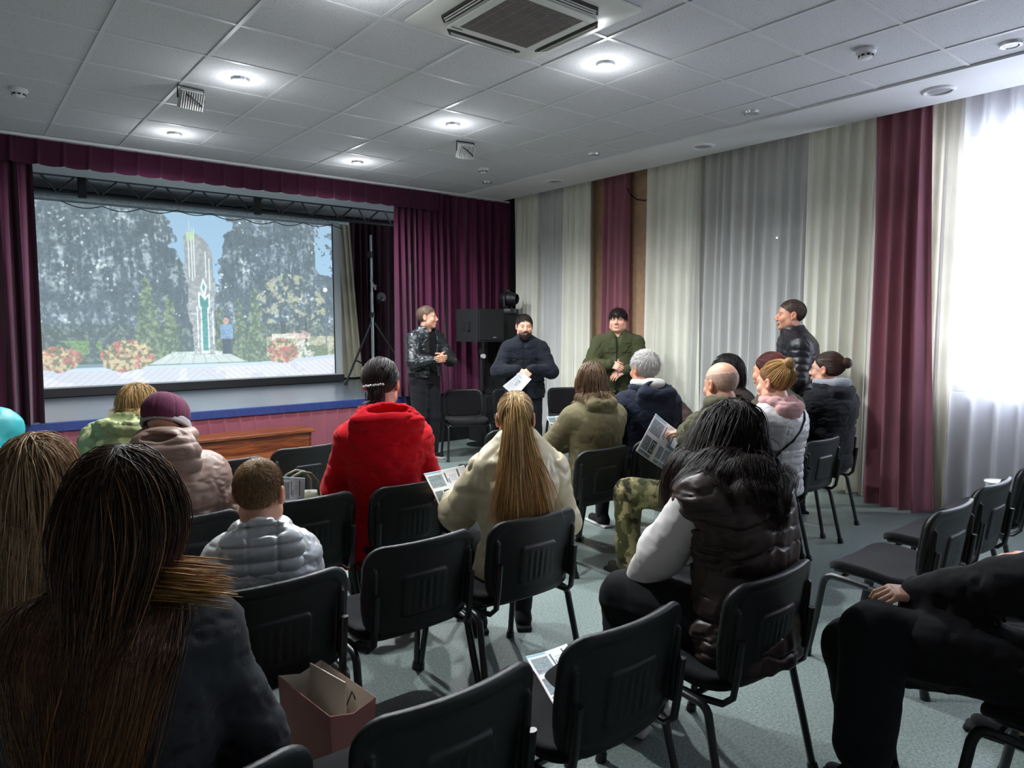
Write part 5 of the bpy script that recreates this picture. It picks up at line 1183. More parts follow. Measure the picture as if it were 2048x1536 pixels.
def handbag():
    t = thing('handbag', 'olive handbag standing on the chair beyond the child, a curled leaflet beside it', 'bag', (1.36, 3.40, .455), math.radians(8)); m = mat('olive_leather', hx('#6b6a55'), rough=.5, bump=.2, bscale=120)
    F = Fld((-.2, -.09, -.02), (.2, .09, .30), .006); F.put(rbox((0, 0, .125), (.165, .055, .125), .03), .01); F.put(ell((0, 0, .24), (.15, .05, .05)), .04); F.disp(lambda X, Y, Z: .003 * nz(30)(X, Y, Z)); F.obj('bag_body', m, t)
    for sy in (-1, 1): b = MB(); b.tube([(-.09, sy * .04, .24), (-.085, sy * .035, .33), (-.05, sy * .03, .375), (0, sy * .03, .39), (.05, sy * .03, .375), (.085, sy * .035, .33), (.09, sy * .04, .24)], .007, 8); b.build('handle', m, t, True)
handbag()
def cup():
    m = bpy.data.materials.new('clear_plastic'); m.use_nodes = True; nt = m.node_tree; o = nt.nodes['Material Output']; p = nt.nodes['Principled BSDF']; p.inputs['Base Color'].default_value = (.75, .8, .85, 1); p.inputs['Roughness'].default_value = .25
    tr_ = nt.nodes.new('ShaderNodeBsdfTransparent'); mx = nt.nodes.new('ShaderNodeMixShader'); mx.inputs[0].default_value = .4; nt.links.new(tr_.outputs[0], mx.inputs[1]); nt.links.new(p.outputs[0], mx.inputs[2]); nt.links.new(mx.outputs[0], o.inputs[0])
    t = thing('plastic_beaker', 'clear plastic beaker standing on the chair at the right edge', 'cup', (4.74, 1.36, .462)); b = MB(); b.lathe([(.001, .003), (.045, 0), (.062, .19), (.066, .195), (.060, .192), (.043, .006), (.001, .006)], n=28); b.build('beaker', m, t, True)
    b = MB(); b.lathe([(.0655, .19), (.068, .195), (.0655, .2), (.062, .195)], n=28); b.build('rim', mat('rim_white', hx('#dfe3e8'), rough=.3), t, True)
cup()
b = MB(); b.tube([(6.53, 5.90, 3.30), (6.53, 5.86, 3.22), (6.53, 5.80, 3.13), (6.53, 5.70, 3.06), (6.53, 5.58, 3.03), (6.53, 5.46, 3.05)], .008, 8); o = b.build('cable', mblack, None, True); tag(o, 'black cable hanging high on the brown wall strip', 'cable')
# ------------------------------------------------------------------ the people
def quilt_grid(cz, spz, amp, spx=None, diag=0.0):
    def f(X, Y, Z):
        u = (Z - cz) / spz + diag * X; d = -amp * (np.sqrt(np.abs(np.sin(np.pi * u))) - .6)
        return d
    return f
def diamonds(sp_, amp):
    return lambda X, Y, Z: amp * np.maximum(np.exp(-(np.sin(np.pi * (Z + X * .9) / sp_) / .22) ** 2), np.exp(-(np.sin(np.pi * (Z - X * .9) / sp_) / .22) ** 2))
HB = dict(mode='down', n=2600, len=.5, g=.3, thick=.022, rad=.0018)
def H(**k): d = dict(HB); d.update(k); return d
dark = hx('#16171b')
# standing, by the stage
P1 = figure(dict(pos=(4.36, 7.02), az=172, haz=132, hp=-2, hr=.0, seat=False, s=1.03, w=1.08, label='person standing in black leather bomber jacket, hands clasped, looking to the right', show='LR',
    skin=hx('#d09a80'), stubble=hx('#8a6a5c'), stubk=.25, brow=hx('#6a5546'), fh=.0035, jaw=1.06,
    wL=(-.045, .27, 1.17), wR=(.045, .26, 1.15), eL=(-1, -.35, -.5), eR=(1, -.35, -.5), hdL=(.75, .5, -.1), hdR=(-.75, .45, .05), hnL=(.4, -.8, -.1), hnR=(-.4, -.9, .1), htL=(0, .2, 1), htR=(0, .2, 1), curlL=.75, curlR=.85,
    top=dict(col=hx('#1c2124'), mat='leather', b=.045, hem=.545, h=.007, wr=.008, ws=22, open=.055, ox=-.02, cuff=1, cuffcol=hx('#101113'), collar=.03, vneck=.10, hemw=.165, arm=(.078, .070, .050)),
    shirt=hx('#0e0f12'), legs=dict(col=hx('#15161b'), w=.014), shoe=hx('#131316'), sole=hx('#9a9a98'),
    hair=dict(mode='short', n=3200, m=4, len=.022, hairline=.86, side=.012, nape=-.055, lift=.5, col=hx('#5a493d'), cvar=.4, rad=.0009, capcol=hx('#6a5547'), whorl=(0, -.07, .09))))
P2 = figure(dict(pos=(4.72, 5.63), az=221, haz=212, hp=4, seat=False, s=.965, w=1.12, label='bearded person standing in dark navy jacket, holding a white printed sheet', show='LR',
    skin=hx('#cf9c84'), brow=hx('#1d1512'), fh=.0035, jaw=1.08, age=0,
    wL=(-.07, .27, 1.165), wR=(.07, .27, 1.165), eL=(-1, -.3, -.6), eR=(1, -.3, -.6), hdL=(.45, .5, -.55), hdR=(-.45, .5, -.55), hnL=(.2, -.8, -.3), hnR=(-.2, -.8, -.3), htL=(.6, .5, .3), htR=(-.5, .3, .3), curlL=.6, curlR=.6,
    top=dict(col=hx('#11141e'), b=.05, hem=.44, h=.007, wr=.006, collar=.035, vneck=.16, hemw=.18, mat='cloth', arm=(.080, .070, .052)),
    shirt=hx('#101116'), zip=1, legs=dict(col=hx('#111217'), w=.012),
    hair=dict(mode='short', n=3600, m=4, len=.022, hairline=.84, side=.0, nape=-.06, lift=.7, col=hx('#2a201c'), cvar=.3, rad=.0012, capcol=hx('#17110f'), whorl=(0, -.07, .09))))
P3 = figure(dict(pos=(5.63, 5.16), az=226, haz=238, hp=-4, hr=.04, seat=False, s=1.0, w=1.22, label='dark-haired person standing in olive green fleece jacket, wrists crossed, mouth open', show='LR', belly=1, bellyg=.05,
    skin=hx('#dba58c'), brow=hx('#2a1c16'), fh=.0035, jaw=1.25, age=0, neck=1.15, shut=1,
    wL=(-.06, .25, 1.10), wR=(.075, .28, 1.165), eL=(-1, -.3, -.5), eR=(1, -.3, -.5), hdL=(.7, .3, -.4), hdR=(-.85, .3, -.3), hnL=(.1, -.7, -.6), hnR=(-.1, -.8, -.4), htL=(.2, .4, .8), htR=(-.2, .4, .9), curlL=.45, curlR=.55,
    top=dict(col=hx('#3e4128'), b=.05, hem=.45, h=.007, wr=.007, ws=20, collar=.03, open=.012, vneck=.18, cuff=1, arm=(.085, .075, .052)),
    shirt=hx('#4a5040'), zip=1, legs=dict(col=hx('#3a3a34'), w=.015),
    hair=dict(mode='short', n=4200, m=5, len=.042, hairline=.52, cap=.010, side=-.01, nape=-.06, lift=.55, mess=.25, col=hx('#241915'), cvar=.3, rad=.0013, capcol=hx('#1c1412'), whorl=(0, -.05, .1))))
P4 = figure(dict(pos=(5.56, 3.08), az=318, haz=322, hp=-2, seat=False, s=1.02, w=1.28, label='person standing in black puffer jacket, seen from the side before the wide cream curtain',
    skin=hx('#c98f74'), stubble=hx('#6d5a52'), stubk=.3, brow=hx('#2d221d'), fh=.0035, jaw=1.08, gaze=0,
    wL=(-.20, .16, .88), wR=(.22, .10, .84),
    top=dict(col=hx('#15161b'), mat='nylon', b=.05, hem=.46, h=.0065, wr=.004, q=(.055, .008), sq=(.055, .007), collar=.045, arm=(.080, .070, .052), open=.012),
    shirt=hx('#1a1a1e'), legs=dict(col=hx('#121318'), w=.012),
    hair=dict(mode='short', n=3000, m=3, len=.014, hairline=.86, side=.005, nape=-.06, lift=.6, col=hx('#41342d'), cvar=.45, rad=.0009, capcol=hx('#4d3c33'), whorl=(0, -.06, .1))))
# beard of the second man
def beard(f, colr):
    R, c, s = f['hr'], f['HC'], f['hs']; F = Fld(c - .17, c + .15, .004)
    def P(p, k=.012, op='u'): F.put(p, k, op, (R, c))
    P(ell((0, .052, -.088), (.056, .058, .050))); P(cap((-.064, .012, -.03), (-.050, .045, -.075), .010, .018)); P(cap((.064, .012, -.03), (.050, .045, -.075), .010, .018)); P(ell((0, .075, -.118), (.030, .026, .026)), .02)
    P(cap((-.024, .094, -.056), (.024, .094, -.056), .0055, .0055), .004)
    P(ell((0, .108, -.0665), (.017, .02, .0055)), .004, 's'); P(ell((0, .09, -.012), (.07, .05, .036)), .01, 's')
    F.disp(lambda X, Y, Z: .0012 * nz(260)(X, Y, Z)); F.obj('beard', mat('hair'), f['root'], lambda V: np.clip(np.tile(np.array(colr), (len(V), 1)) * (1 + .4 * nz(240)(*V.T)[:, None]), 0, 1))
beard(P2, hx('#1f1613'))
sheet('printed_sheet', 'white printed sheet held low by the bearded man', 'paper', [(4.21, 5.36, .98), (4.36, 5.34, .87), (4.58, 5.36, 1.03), (4.47, 5.38, 1.12)], 'sheet', .006)
def keys():
    t = thing('key_bunch', 'small key bunch hanging from the hand of the man in olive fleece', 'keys', (5.38, 4.93, 1.10)); b = MB(); b.tube(arc((0, 0, 0), .014, 0, 6.28, 14, (0, 2)), .0015, 6); b.build('ring', msteel, t, True)
    for k in range(3): b = MB(); b.box((-.004 + k * .006, -.001, -.055), (.002 + k * .006, .001, -.012)); b.lathe([(.008, -.001), (.008, .001)], (0, 0, 0), 10, Matrix.Translation((k * .006, 0, -.018)) @ Matrix.Rotation(1.57, 4, 'X')); b.build('key', msteel, t)
keys()

# seated: left block
S7 = figure(dict(pos=(1.76, 3.24), az=22, haz=44, hp=3, s=1.06, w=.97, lean=.02, hoff=(.0, .05, .01), label='person seated in bright red wool coat with hood, dark hair in a clip', fh=.004,
    skin=hx('#d39a80'), top=dict(name='coat', col=hx('#c2061a'), b=.055, hem=.36, hemw=.25, hemd=.17, h=.007, wr=.008, ws=14, mat='wool', mk=dict(attr=True, rough=1.0, sheen=.1, spec=.15, bump=.8, bscale=350), arm=(.078, .072, .055)),
    shrug=-.018, hood=dict(w=.185, drop=.15, y=-.13, r=.036, wr=.010, mat='wool', z=-.01), legs=dict(col=hx('#1a1a1f')),
    hair=H(mode='tie', tie=(0, -.105, -.035), n=3000, nape=-.075, col=hx('#2b211f'), tip=hx('#2b211f'), cvar=.5, thick=.014, capcol=hx('#1d1614'), tail=dict(n=500, len=.12, dir=(0, -.6, -1), r0=.016, thick=.02, sp=.2))))
S8 = figure(dict(pos=(1.97, 2.40), az=28, haz=40, hp=2, s=.965, w=.90, shrug=-.03, lean=.02, hoff=(.0, .03, -.035), label='person seated in cream padded jacket with long blonde ponytail', fh=.004, WL=(1.93, 2.86, .70), eL=(-.5, -.2, -1), hdL=(-.4, .8, .2),
    skin=hx('#d3a084'), top=dict(col=hx('#c7bc9c'), b=.065, hem=.45, hemw=.20, h=.0065, wr=.008, ws=15, mat='nylon', q=(.16, .010), sq=(.22, .008), collar=.05, arm=(.085, .080, .060)), legs=dict(col=hx('#15161a')),
    hair=H(mode='tie', tie=(0, -.085, .095), n=4200, nape=-.085, col=hx('#5e4a35'), tip=hx('#b08a57'), cvar=.3, thick=.012, capcol=hx('#4a3826'), streak=hx('#d8b988'), streakp=.4,
        tail=dict(n=3600, len=.60, dir=(0, -1, .15), r0=.009, thick=.030, sp=.12, rand=.09, col=hx('#cba670'), tip=hx('#c48e48'), drift=(.05, -.05, -1)))))
S6 = figure(dict(pos=(.80, 2.34), az=18, haz=38, hp=4, child=1, hs=1.03, s=.68, w=1.12, label='child seated in silver puffer jacket with cropped hair', fh=.0045, kL=(-.10, .40, .53), kR=(.10, .40, .53), aL=(-.10, .44, .22), aR=(.10, .44, .22), hoff=(0, .05, .05), seed=5,
    skin=hx('#d09c80'), top=dict(col=hx('#c9ccce'), mat='silver', mk=dict(attr=True, rough=.40, metal=.25, bump=.15, bscale=120), b=.085, hem=.45, h=.006, wr=.005, q=(.055, .012), sq=(.055, .011), arm=(.085, .08, .06)),
    hood=dict(w=.19, drop=.18, y=-.15, r=.05, wr=.004, q=(.055, .012), mat='silver', h=.005, vq=.006, z=.0, hole=1.2), legs=dict(col=hx('#1b1c22')), shoe=hx('#1c1c20'),
    hair=dict(mode='short', n=7000, m=3, len=.013, hairline=.86, side=.0, nape=-.075, lift=.35, col=hx('#8a6d4c'), cvar=.4, rad=.0011, capcol=hx('#8c7152'), whorl=(0, -.07, .09))))
S5 = figure(dict(pos=(.215, 1.46), az=20, haz=24, hp=4, s=.98, w=.92, lean=.05, label='person seated in the foreground in dark jacket with very long brown hair', fh=.005, hs=1.03, hoff=(.02, .02, .03),
    skin=hx('#c99a80'), top=dict(col=hx('#23262a'), b=.05, hem=.46, h=.007, wr=.005, collar=.03, arm=(.082, .075, .055)), legs=dict(col=hx('#15161a')),
    hair=H(n=10500, m=22, len=.72, lvar=.3, g=.46, thick=.008, gather=.42, gx=-.04, back=.8, tie=(.05, -.05, -.145), tail=dict(n=320, len=.12, dir=(1, -.2, -.1), drift=(.95, -.25, -.12), r0=.022, sp=.25, thick=.02, rand=.06, col=hx('#6a4526'), tip=hx('#b08448'), tpow=1), part=.0, wave=.10, wf=.8, rand=.07, rad=.0013, col=hx('#38251a'), tip=hx('#7a5530'), tpow=3.4, cvar=.42, capcol=hx('#1c120c'), streak=hx('#8a6038'), streakp=.15, grav=(0, -.10, -1))))
S4 = figure(dict(pos=(.18, 2.42), az=20, haz=20, hp=4, s=.91, label='person with straight fair hair at the left, partly behind the long brown hair', fh=.006,
    skin=hx('#d0a084'), top=dict(col=hx('#3b2f2c'), b=.04, wr=.005), legs=dict(col=hx('#15161a')),
    hair=H(n=4200, m=16, len=.45, g=.35, thick=.018, gather=.25, part=-.01, rand=.08, col=hx('#96785a'), tip=hx('#a88a68'), cvar=.35, capcol=hx('#4a3826'), streak=hx('#b39a76'), streakp=.3)))
S3 = figure(dict(pos=(.72, 3.26), az=20, haz=34, hp=14, s=.92, w=1.08, lean=.04, label='person seated in plum knitted hat and beige quilted jacket', fh=.006, hoff=(.0, .03, -.01),
    skin=hx('#d0a084'), top=dict(col=hx('#8d7468'), mat='nylon', b=.065, hem=.45, h=.0065, wr=.005, q=(.085, .009), sq=(.08, .009), arm=(.085, .078, .058)), hood=dict(w=.16, drop=.16, y=-.125, r=.045, q=(.07, .009), mat='nylon', h=.0065, wr=.006, z=.05), legs=dict(col=hx('#22222a'))))
def beanie(f, col, band):
    R, c, s = f['hr'], f['HC'], f['hs']; F = Fld(c - .19, c + .22, .0045)
    F.put(ell((0, -.012, .046), (.094, .112, .096)), .01, 'u', (R, c)); F.put(ell((0, -.07, .06), (.075, .07, .075)), .03, 'u', (R, c)); F.put(rbox((0, .0, -.14), (.2, .25, .125), .01), .01, 's', (R @ rotm(0, .28), c))
    def rib(X, Y, Z):
        q = (np.stack([X, Y, Z], -1) - c) @ R; a = np.arctan2(q[..., 0], q[..., 1] + .03 + 0 * q[..., 0]); return (.0022 * np.exp(-(np.sin(a * 4) / .16) ** 2) + .0008 * np.sin(a * 60)).astype(np.float32)
    F.disp(rib)
    def cf(V):
        q = (V - c) @ R; a = np.arctan2(q[:, 0], q[:, 1] + .03); o = np.tile(np.array(col), (len(V), 1)) * (1 + .08 * nz(90)(*V.T)[:, None]); o[np.exp(-(np.sin(a * 4) / .05) ** 2) > .5] *= .75
        return o
    F.obj('knitted_hat', MATS['cloth'], f['root'], cf)
    F = Fld(c - .19, c + .19, .005); F.put((lambda X, Y, Z: np.maximum(np.abs(Z - .0) - .017, np.abs(np.sqrt((X / .090) ** 2 + ((Y + .012) / .110) ** 2) - 1) * .09 - .009), V3(-.13, -.15, -.03), V3(.13, .15, .03)), .004, 'u', (R @ rotm(0, .28), c)); F.obj('hat_band', MATS['cloth'], f['root'], lambda V: np.tile(np.array(band), (len(V), 1)))
beanie(S3, hx('#5e2c44'), hx('#a9a2a4'))
S2 = figure(dict(pos=(.66, 4.42), az=40, haz=70, hp=18, hr=.22, s=.95, w=1.2, lean=.10, lateral=.12, label='person seated in pale green jacket with short blonde hair, head leaning right', fh=.006, hoff=(.03, .04, -.05),
    skin=hx('#d8a488'), top=dict(col=hx('#a3ac7c'), mat='nylon', b=.05, wr=.010, ws=20, h=.0075, arm=(.09, .08, .06)), hood=dict(w=.16, drop=.09, y=-.12, r=.035, wr=.012, ws=30, mat='nylon'), legs=dict(col=hx('#2b2b30')),
    hair=H(n=3600, m=12, level=-.07, lk=1.15, g=.35, thick=.018, col=hx('#8d6f45'), tip=hx('#c3a470'), tpow=1.2, cvar=.3, capcol=hx('#6a5232'), wave=.1)))
S1 = figure(dict(pos=(-.02, 4.34), az=30, haz=60, hp=28, s=.82, lean=.30, label='person at the left edge in turquoise hooded jacket, leaning forward', fh=.007, skin=hx('#d8a488'), hoff=(.10, .10, -.10),
    top=dict(col=hx('#2f9aa0'), mat='nylon', b=.06, wr=.007, arm=(.09, .08, .06)), hood=dict(w=.14, drop=.12, y=-.12, r=.04, wr=.01, mat='nylon'), legs=dict(col=hx('#2b2b30')),
    hair=H(n=900, m=5, len=.10, side=-.02, thick=.018, col=hx('#8a8478'), capcol=hx('#6c665c'))))
def hood_up(f, col):
    R, c, s = f['hr'], f['HC'], f['hs']; F = Fld(c - .24, c + .22, .006); F.put(ell((0, -.03, .03), (.105, .125, .118)), .01, 'u', (R, c)); F.put(ell((0, -.07, -.08), (.10, .10, .09)), .06, 'u', (R, c)); F.put(ell((0, .12, -.01), (.078, .10, .10)), .02, 's', (R, c)); wf = nz(22); F.disp(lambda X, Y, Z: .006 * wf(X, Y, Z)); F.obj('raised_hood', MATS['nylon'], f['root'], lambda V: np.tile(np.array(col), (len(V), 1)))
hood_up(S1, hx('#2f9aa0'))
# middle and right
S9 = figure(dict(pos=(3.35, 3.27), az=14, haz=28, hp=5, s=.98, w=1.02, lean=.02, label='person seated in olive hooded sweatshirt with straight brown bob', fh=.005, WL=(3.16, 3.72, .68), WR=(3.42, 3.74, .66),
    skin=hx('#d0a084'), top=dict(col=hx('#6a6349'), b=.045, wr=.003, h=.0075, arm=(.08, .072, .055)), hood=dict(w=.12, drop=.11, y=-.10, r=.034, wr=.008), legs=dict(col=hx('#17181d')), shoe=hx('#17171a'), sole=hx('#c9c9c9'),
    hair=H(n=4200, m=14, len=.20, lvar=.12, g=.34, thick=.016, gather=.3, part=.0, col=hx('#4c392b'), tip=hx('#75593f'), cvar=.35, capcol=hx('#35271d'), streak=hx('#8f7558'), streakp=.3)))
S10 = figure(dict(pos=(3.93, 3.30), az=18, haz=12, hp=4, s=1.05, w=1.05, lean=.03, label='white-haired person seated in navy quilted jacket with a white inner hood', fh=.0045,
    skin=hx('#c58d70'), brow=hx('#b5b0aa'), age=1, top=dict(col=hx('#161c2b'), b=.055, wr=.004, h=.0065, hem=.42, qc=diamonds(.11, .0035), arm=(.088, .08, .058), collar=.03), hood=dict(w=.155, drop=.15, y=-.125, r=.036, wr=.006, z=-.01), legs=dict(col=hx('#17181d')),
    shoe=hx('#141416'), sole=hx('#b9b9b9'),
    hair=dict(mode='short', n=4600, m=5, len=.030, hairline=.85, side=-.005, nape=-.06, lift=.5, mess=.3, col=hx('#a9a5a2'), tip=hx('#c9c6c2'), cvar=.18, rad=.0012, capcol=hx('#8f8a86'), whorl=(0, -.075, .075))))
def inner_hood(f, col):
    NB = f['NB']; F = Fld(NB - .2, NB + .2, .007); F.put(tor(NB + V3(0, -.015, .055), .092, .026, (1.05, 1.15), 1.2), .02); F.put(ell(NB + V3(0, -.11, .055), (.085, .035, .035)), .03); F.put(cap(NB, NB + V3(0, .02, .2), .066, .08), .01, 's'); wf = nz(30); F.disp(lambda X, Y, Z: .005 * wf(X, Y, Z)); F.obj('inner_hood', MATS['cloth'], f['root'], lambda V: np.tile(np.array(col), (len(V), 1)))
inner_hood(S10, hx('#b9b6b0'))
S11 = figure(dict(pos=(3.60, 2.40), az=8, haz=14, hp=8, hr=-.03, s=1.0, w=1.22, hs=1.13, lean=.05, label='bald person seated in olive sweatshirt and camouflage trousers, holding up a leaflet', fh=.0045, show='L', WL=(3.84, 2.90, .82), eL=(-1, -.3, -.7), hdL=(-.5, .5, .2), kL=(-.38, .46, .53), aL=(-.40, .44, .09), WR=(3.86, 2.9, .7),
    skin=hx('#cf9a80'), stubble=hx('#9a928c'), stubk=.6, age=1, jaw=1.1, neck=1.1, top=dict(name='sweatshirt', col=hx('#4c4a38'), b=.05, wr=.007, h=.0075, arm=(.088, .082, .062)), hood=dict(w=.14, drop=.08, y=-.09, r=.042, wr=.007, z=.01), legs=dict(camo=1, w=.02, wr=.010), shoe=hx('#2a2a22'),
    hair=dict(mode='short', n=1000, m=3, len=.006, hairline=.9, side=-.01, nape=-.07, bald=.062, lift=.4, col=hx('#a39890'), cvar=.2, rad=.0007, cap=.0015, capcol=hx('#c4a08c'), whorl=(0, -.06, .09))))
S12 = figure(dict(pos=(4.80, 3.18), az=0, haz=-2, hp=6, s=1.0, w=1.0, label='black-haired person with a white hair clip, holding a phone', fh=.006, show='L', WL=(4.50, 3.46, .93), hdL=(.2, .6, .7), eL=(-.5, -.3, -1),
    skin=hx('#d8a890'), top=dict(name='coat', col=hx('#3a2b28'), b=.05, wr=.006), legs=dict(col=hx('#17181d')),
    hair=H(n=3600, m=12, level=-.085, lk=1.2, g=.35, thick=.014, part=.01, col=hx('#15100f'), tip=hx('#1b1413'), cvar=.25, capcol=hx('#0e0a0a'))))
S13 = figure(dict(pos=(4.58, 2.66), az=4, haz=2, hp=3, s=1.03, label='person with dark red hair between the pale quilted jacket and the glasses woman', fh=.005, hoff=(-.02, .05, .0),
    skin=hx('#cf9478'), top=dict(col=hx('#4a4436'), b=.045, wr=.006, collar=.02), legs=dict(col=hx('#17181d')),
    hair=H(mode='tie', tie=(0, -.10, .03), n=3200, col=hx('#4c1f1a'), tip=hx('#6a2a20'), cvar=.3, thick=.018, capcol=hx('#35140f'), bun=dict(c=(0, -.12, .04), r=(.045, .038), n=500))))
S14 = figure(dict(pos=(4.13, 2.42), az=12, haz=4, hp=4, s=.98, hs=1.17, w=1.0, lean=.0, hoff=(-.0, .02, .0), label='person seated in pale quilted jacket with pink hood and ginger-blonde bun', fh=.0045, WL=(3.90, 2.80, .62),
    skin=hx('#d9a78e'), top=dict(col=hx('#b9b5b4'), mat='nylon', b=.05, wr=.004, h=.006, q=(.05, .007), sq=(.05, .007), arm=(.08, .072, .055)), hood=dict(col=hx('#b58d8b'), w=.115, drop=.11, y=-.10, r=.034, wr=.008, mat='cloth'), legs=dict(col=hx('#3c4658')),
    hair=H(mode='tie', tie=(0, -.075, .085), n=3600, nape=-.085, col=hx('#8c6a45'), tip=hx('#bd935c'), cvar=.45, thick=.020, capcol=hx('#66462a'), streak=hx('#c79a5a'), streakp=.35, bun=dict(c=(0, -.10, .105), r=(.040, .034), n=900))))
S15 = figure(dict(pos=(5.19, 2.62), az=10, haz=-6, hp=-2, s=1.02, w=1.08, lean=-.01, label='person with glasses and brown bun seated in black padded vest', fh=.004,
    skin=hx('#d3a088'), brow=hx('#2b1e18'), top=dict(name='jacket', col=hx('#16171c'), b=.055, wr=.005, h=.0065, q=(.11, .007), arm=(.084, .076, .056), mat='cloth'), hood=dict(w=.135, drop=.10, y=-.10, r=.034, wr=.006, col=hx('#1b1b21')), legs=dict(col=hx('#2a3340')),
    hair=H(mode='tie', tie=(0, -.10, .045), n=3400, nape=-.075, col=hx('#3a2720'), tip=hx('#4b352b'), cvar=.3, thick=.018, capcol=hx('#2a1c17'), bun=dict(c=(0, -.135, .055), r=(.040, .034), n=800))))
inner_hood(S15, hx('#8c8f96'))
def glasses(f, colr=(.02, .02, .025)):
    R, c, s = f['hr'], f['HC'], f['hs']; b = MB(); w = lambda p: Vector(R @ (np.array(p) * s) + c)
    for sx in (-1, 1):
        b.tube([w((sx * .033 + .022 * math.cos(a), .105 - .35 * abs(.022 * math.cos(a) * sx + .0), .002 + .016 * math.sin(a))) for a in np.linspace(0, 6.283, 17)], .0016, 6)
        b.tube([w((sx * .055, .098, .006)), w((sx * .074, .07, .008)), w((sx * .080, .0, .008)), w((sx * .080, -.02, -.008))], .0016, 6)
    b.tube([w((-.011, .106, .004)), w((.011, .106, .004))], .0015, 6); b.build('glasses', mat('glasses_black', colr, rough=.3), f['root'], True)
glasses(S15)
S16 = figure(dict(pos=(2.12, 1.33), az=-6, haz=0, hp=14, s=1.03, w=1.12, lean=.10, lateral=.03, label='person seated in dark brown puffer vest over a white hoodie with long dark hair', fh=.005, hoff=(.08, .03, -.07), kL=(-.09, .44, .54), aL=(-.08, .44, .10),
    WL=(2.04, 1.76, .56), eL=(-1.0, .0, -.35), hdL=(.6, .7, 0), WR=(2.2, 1.85, .56),
    skin=hx('#d0a084'), top=dict(name='puffer_vest', vest=1, col=hx('#3a2b27'), mat='nylon', b=.075, hem=.46, hemw=.185, h=.0065, wr=.012, ws=17, q=(.15, .010)), hood=dict(w=.19, drop=.13, y=-.13, r=.055, wr=.012, ws=16, q=(.12, .006), mat='nylon', z=-.05, R=1.25, hole=1.3),
    sleeves=dict(col=hx('#f0eae8'), r=(.088, .082, .060)), legs=dict(col=hx('#15171a'), w=.03, wr=.008), shoe=hx('#a89a98'), sole=hx('#b9b4b0'),
    hair=H(n=5200, m=18, len=.42, g=.3, thick=.008, gather=.5, gx=-.09, part=.0, rand=.05, rad=.0015, col=hx('#1d1310'), tip=hx('#241712'), cvar=.35, capcol=hx('#140d0b'), streak=hx('#4a3026'), streakp=.15, grav=(-.35, .15, -1))))
S17 = figure(dict(pos=(2.60, .42), az=-12, haz=-5, s=.95, w=1.1, lean=.05, label='person in black coat with crossed legs in the bottom right corner, hand on the knee', fh=.008, show='L', kL=(-.30, .58, .62), aL=(-.50, .56, .36), kR=(-.20, .66, .52), aR=(-.16, .60, .09), fdL=(-.9, .5, -.3),
    WL=(2.33, .87, .73), hdL=(-.5, .55, .1), hnL=(.2, .1, -1), htL=(.2, .3, .8), eL=(-.3, -.6, -.6), curlL=.7, skin=hx('#d6a48c'), top=dict(name='coat', col=hx('#131215'), b=.03, hem=.40, hemw=.23, skirt=.8, wr=.007, arm=(.088, .082, .066)), legs=dict(col=hx('#101216'), w=.035, h=.008), shoe=hx('#0d0d10'), sole=hx('#0d0d10'),
    hair=H(n=1500, m=10, len=.3, col=hx('#2a1d16'), capcol=hx('#1c120c'))))
S18 = figure(dict(pos=(3.18, .30), az=0, haz=0, s=1.0, label='person at the right edge in khaki trousers, hand resting on a folded beige cloth', fh=.008, show='L', kL=(-.10, .50, .57), kR=(.14, .50, .56), WL=(3.18, .78, .68), hdL=(-.3, .9, -.1), skin=hx('#d6a48c'), curlL=.25,
    top=dict(name='coat', col=hx('#1d1b1e'), b=.05, hem=.45, wr=.006), legs=dict(col=hx('#8a8168'), w=.015), hair=H(n=1200, m=8, len=.25, col=hx('#2a1d16'), capcol=hx('#1c120c'))))
# ------------------------------------------------------------------ things held or put down
sheet('leaflet', 'leaflet held by the blonde ponytail woman, left of her arm', 'leaflet', [(1.80, 2.80, .70), (2.08, 2.88, .69), (2.03, 2.92, .86), (1.74, 2.84, .87)], 'leaf', .015, 1, 'printed leaflets')
sheet('leaflet', 'leaflet tilted in the left hand of the bald man', 'leaflet', [(3.24, 2.82, .81), (3.56, 2.855, .64), (3.90, 2.98, .83), (3.57, 2.94, 1.0)], 'leaf', .006, 2, 'printed leaflets')
sheet('leaflet', 'leaflet on the lap of the person in olive hoodie', 'leaflet', [(3.22, 3.58, .85), (3.44, 3.62, .80), (3.48, 3.66, .93), (3.22, 3.62, .94)], 'leaf', .015, 3, 'printed leaflets')
sheet('leaflet', 'leaflet lying on the seat of the empty chair in the foreground', 'leaflet', [(1.33, 1.46, .468), (1.53, 1.49, .468), (1.63, 1.72, .468), (1.46, 1.74, .468)], 'leaf', .004, 4, 'printed leaflets')
sheet('leaflet', 'curled leaflet standing beside the olive handbag on the chair beyond the child', 'leaflet', [(1.21, 3.30, .60), (1.34, 3.31, .60), (1.355, 3.32, .825), (1.225, 3.32, .85)], 'leaf', .012, 5, 'printed leaflets')
sheet('leaflet', 'leaflet lying on the chair in front of the blonde ponytail', 'leaflet', [(3.26, 4.32, .468), (3.48, 4.34, .468), (3.46, 4.50, .468), (3.24, 4.48, .468)], 'leaf', .002, 6, 'printed leaflets')
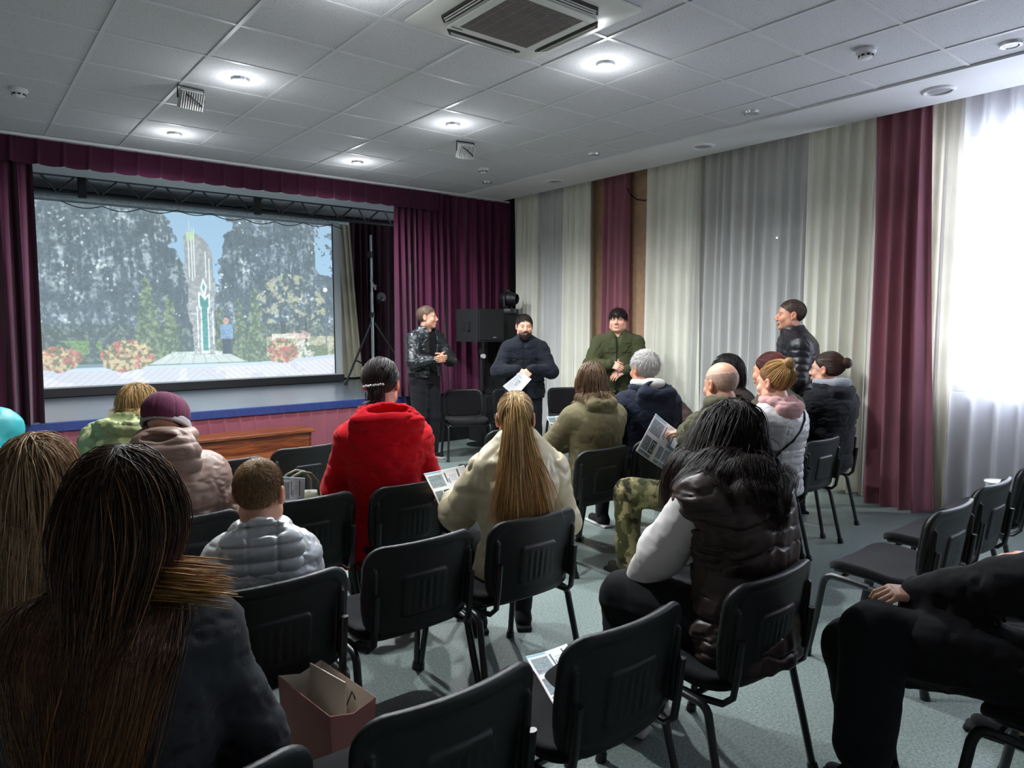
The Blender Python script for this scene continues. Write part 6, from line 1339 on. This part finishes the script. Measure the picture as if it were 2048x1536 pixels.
def hairclip(f, p, n_, label_, ln):
    R, c, s = f['hr'], f['HC'], f['hs']; b = MB()
    for i in range(n_):
        t = (i / (n_ - 1) - .5) * ln; b.lathe([(.001, .007), (.007, .003), (.008, -.003), (.001, -.006)], (0, 0, 0), 8, Matrix.Translation(Vector(R @ (np.array((p[0] + t, p[1] + 1.6 * t * t, p[2] + .12 * t + .002 * (i % 2))) * s) + c)))
    b.build('hair_clip', mat('clip_silver', hx('#c9c6c4'), rough=.2, metal=.6), f['root'], True)
hairclip(S7, (.0, -.135, -.005), 9, '', .085); hairclip(S12, (-.078, .03, .085), 4, '', .04)
def collar_white(f):
    NB = f['NB']; F = Fld(NB - .15, NB + .15, .006); F.put(tor(NB + V3(0, .0, .035), .064, .010, (1, 1), 2.2), .01); F.obj('white_collar', MATS['cloth'], f['root'], lambda V: np.tile(np.array(hx('#c9c4bc')), (len(V), 1)))
collar_white(S7)
def phone():
    M = Matrix.Translation((4.49, 3.55, 1.03)) @ Matrix.Rotation(math.radians(-20), 4, 'Z') @ Matrix.Rotation(math.radians(-35), 4, 'X'); t = thing('smartphone', 'smartphone held up by the black-haired woman', 'phone', (4.49, 3.55, 1.03))
    b = MB(); b.box((-.037, -.004, -.075), (.037, .004, .075), .004, Matrix.Translation((-4.49, -3.55, -1.03)) @ M); b.build('case', mblackp, t); b = MB(); b.box((-.034, -.0048, -.071), (.034, -.0042, .071), 0, Matrix.Translation((-4.49, -3.55, -1.03)) @ M); b.build('screen', mat('phone_glass', hx('#1d232b'), rough=.1), t)
phone()
def strap(f):
    NB = f['NB']; G = f['G']; pts = []
    for i in range(24):
        k = i / 23; p = NB + V3(.15 - .34 * k, -.30, .0 - .36 * k)
        P = p[None].copy()
        for _ in range(40):
            d = min(G.sample(P)[0], 1); 
            if d < .006: break
            P[0, 1] += min(max(d, .004), .02)
        pts.append(tuple(P[0]))
    b = MB(); b.tube(pts, .007, 6); b.build('bag_strap', mat('cloth_black', hx('#141416'), rough=.8), f['root'], True)
strap(S14)
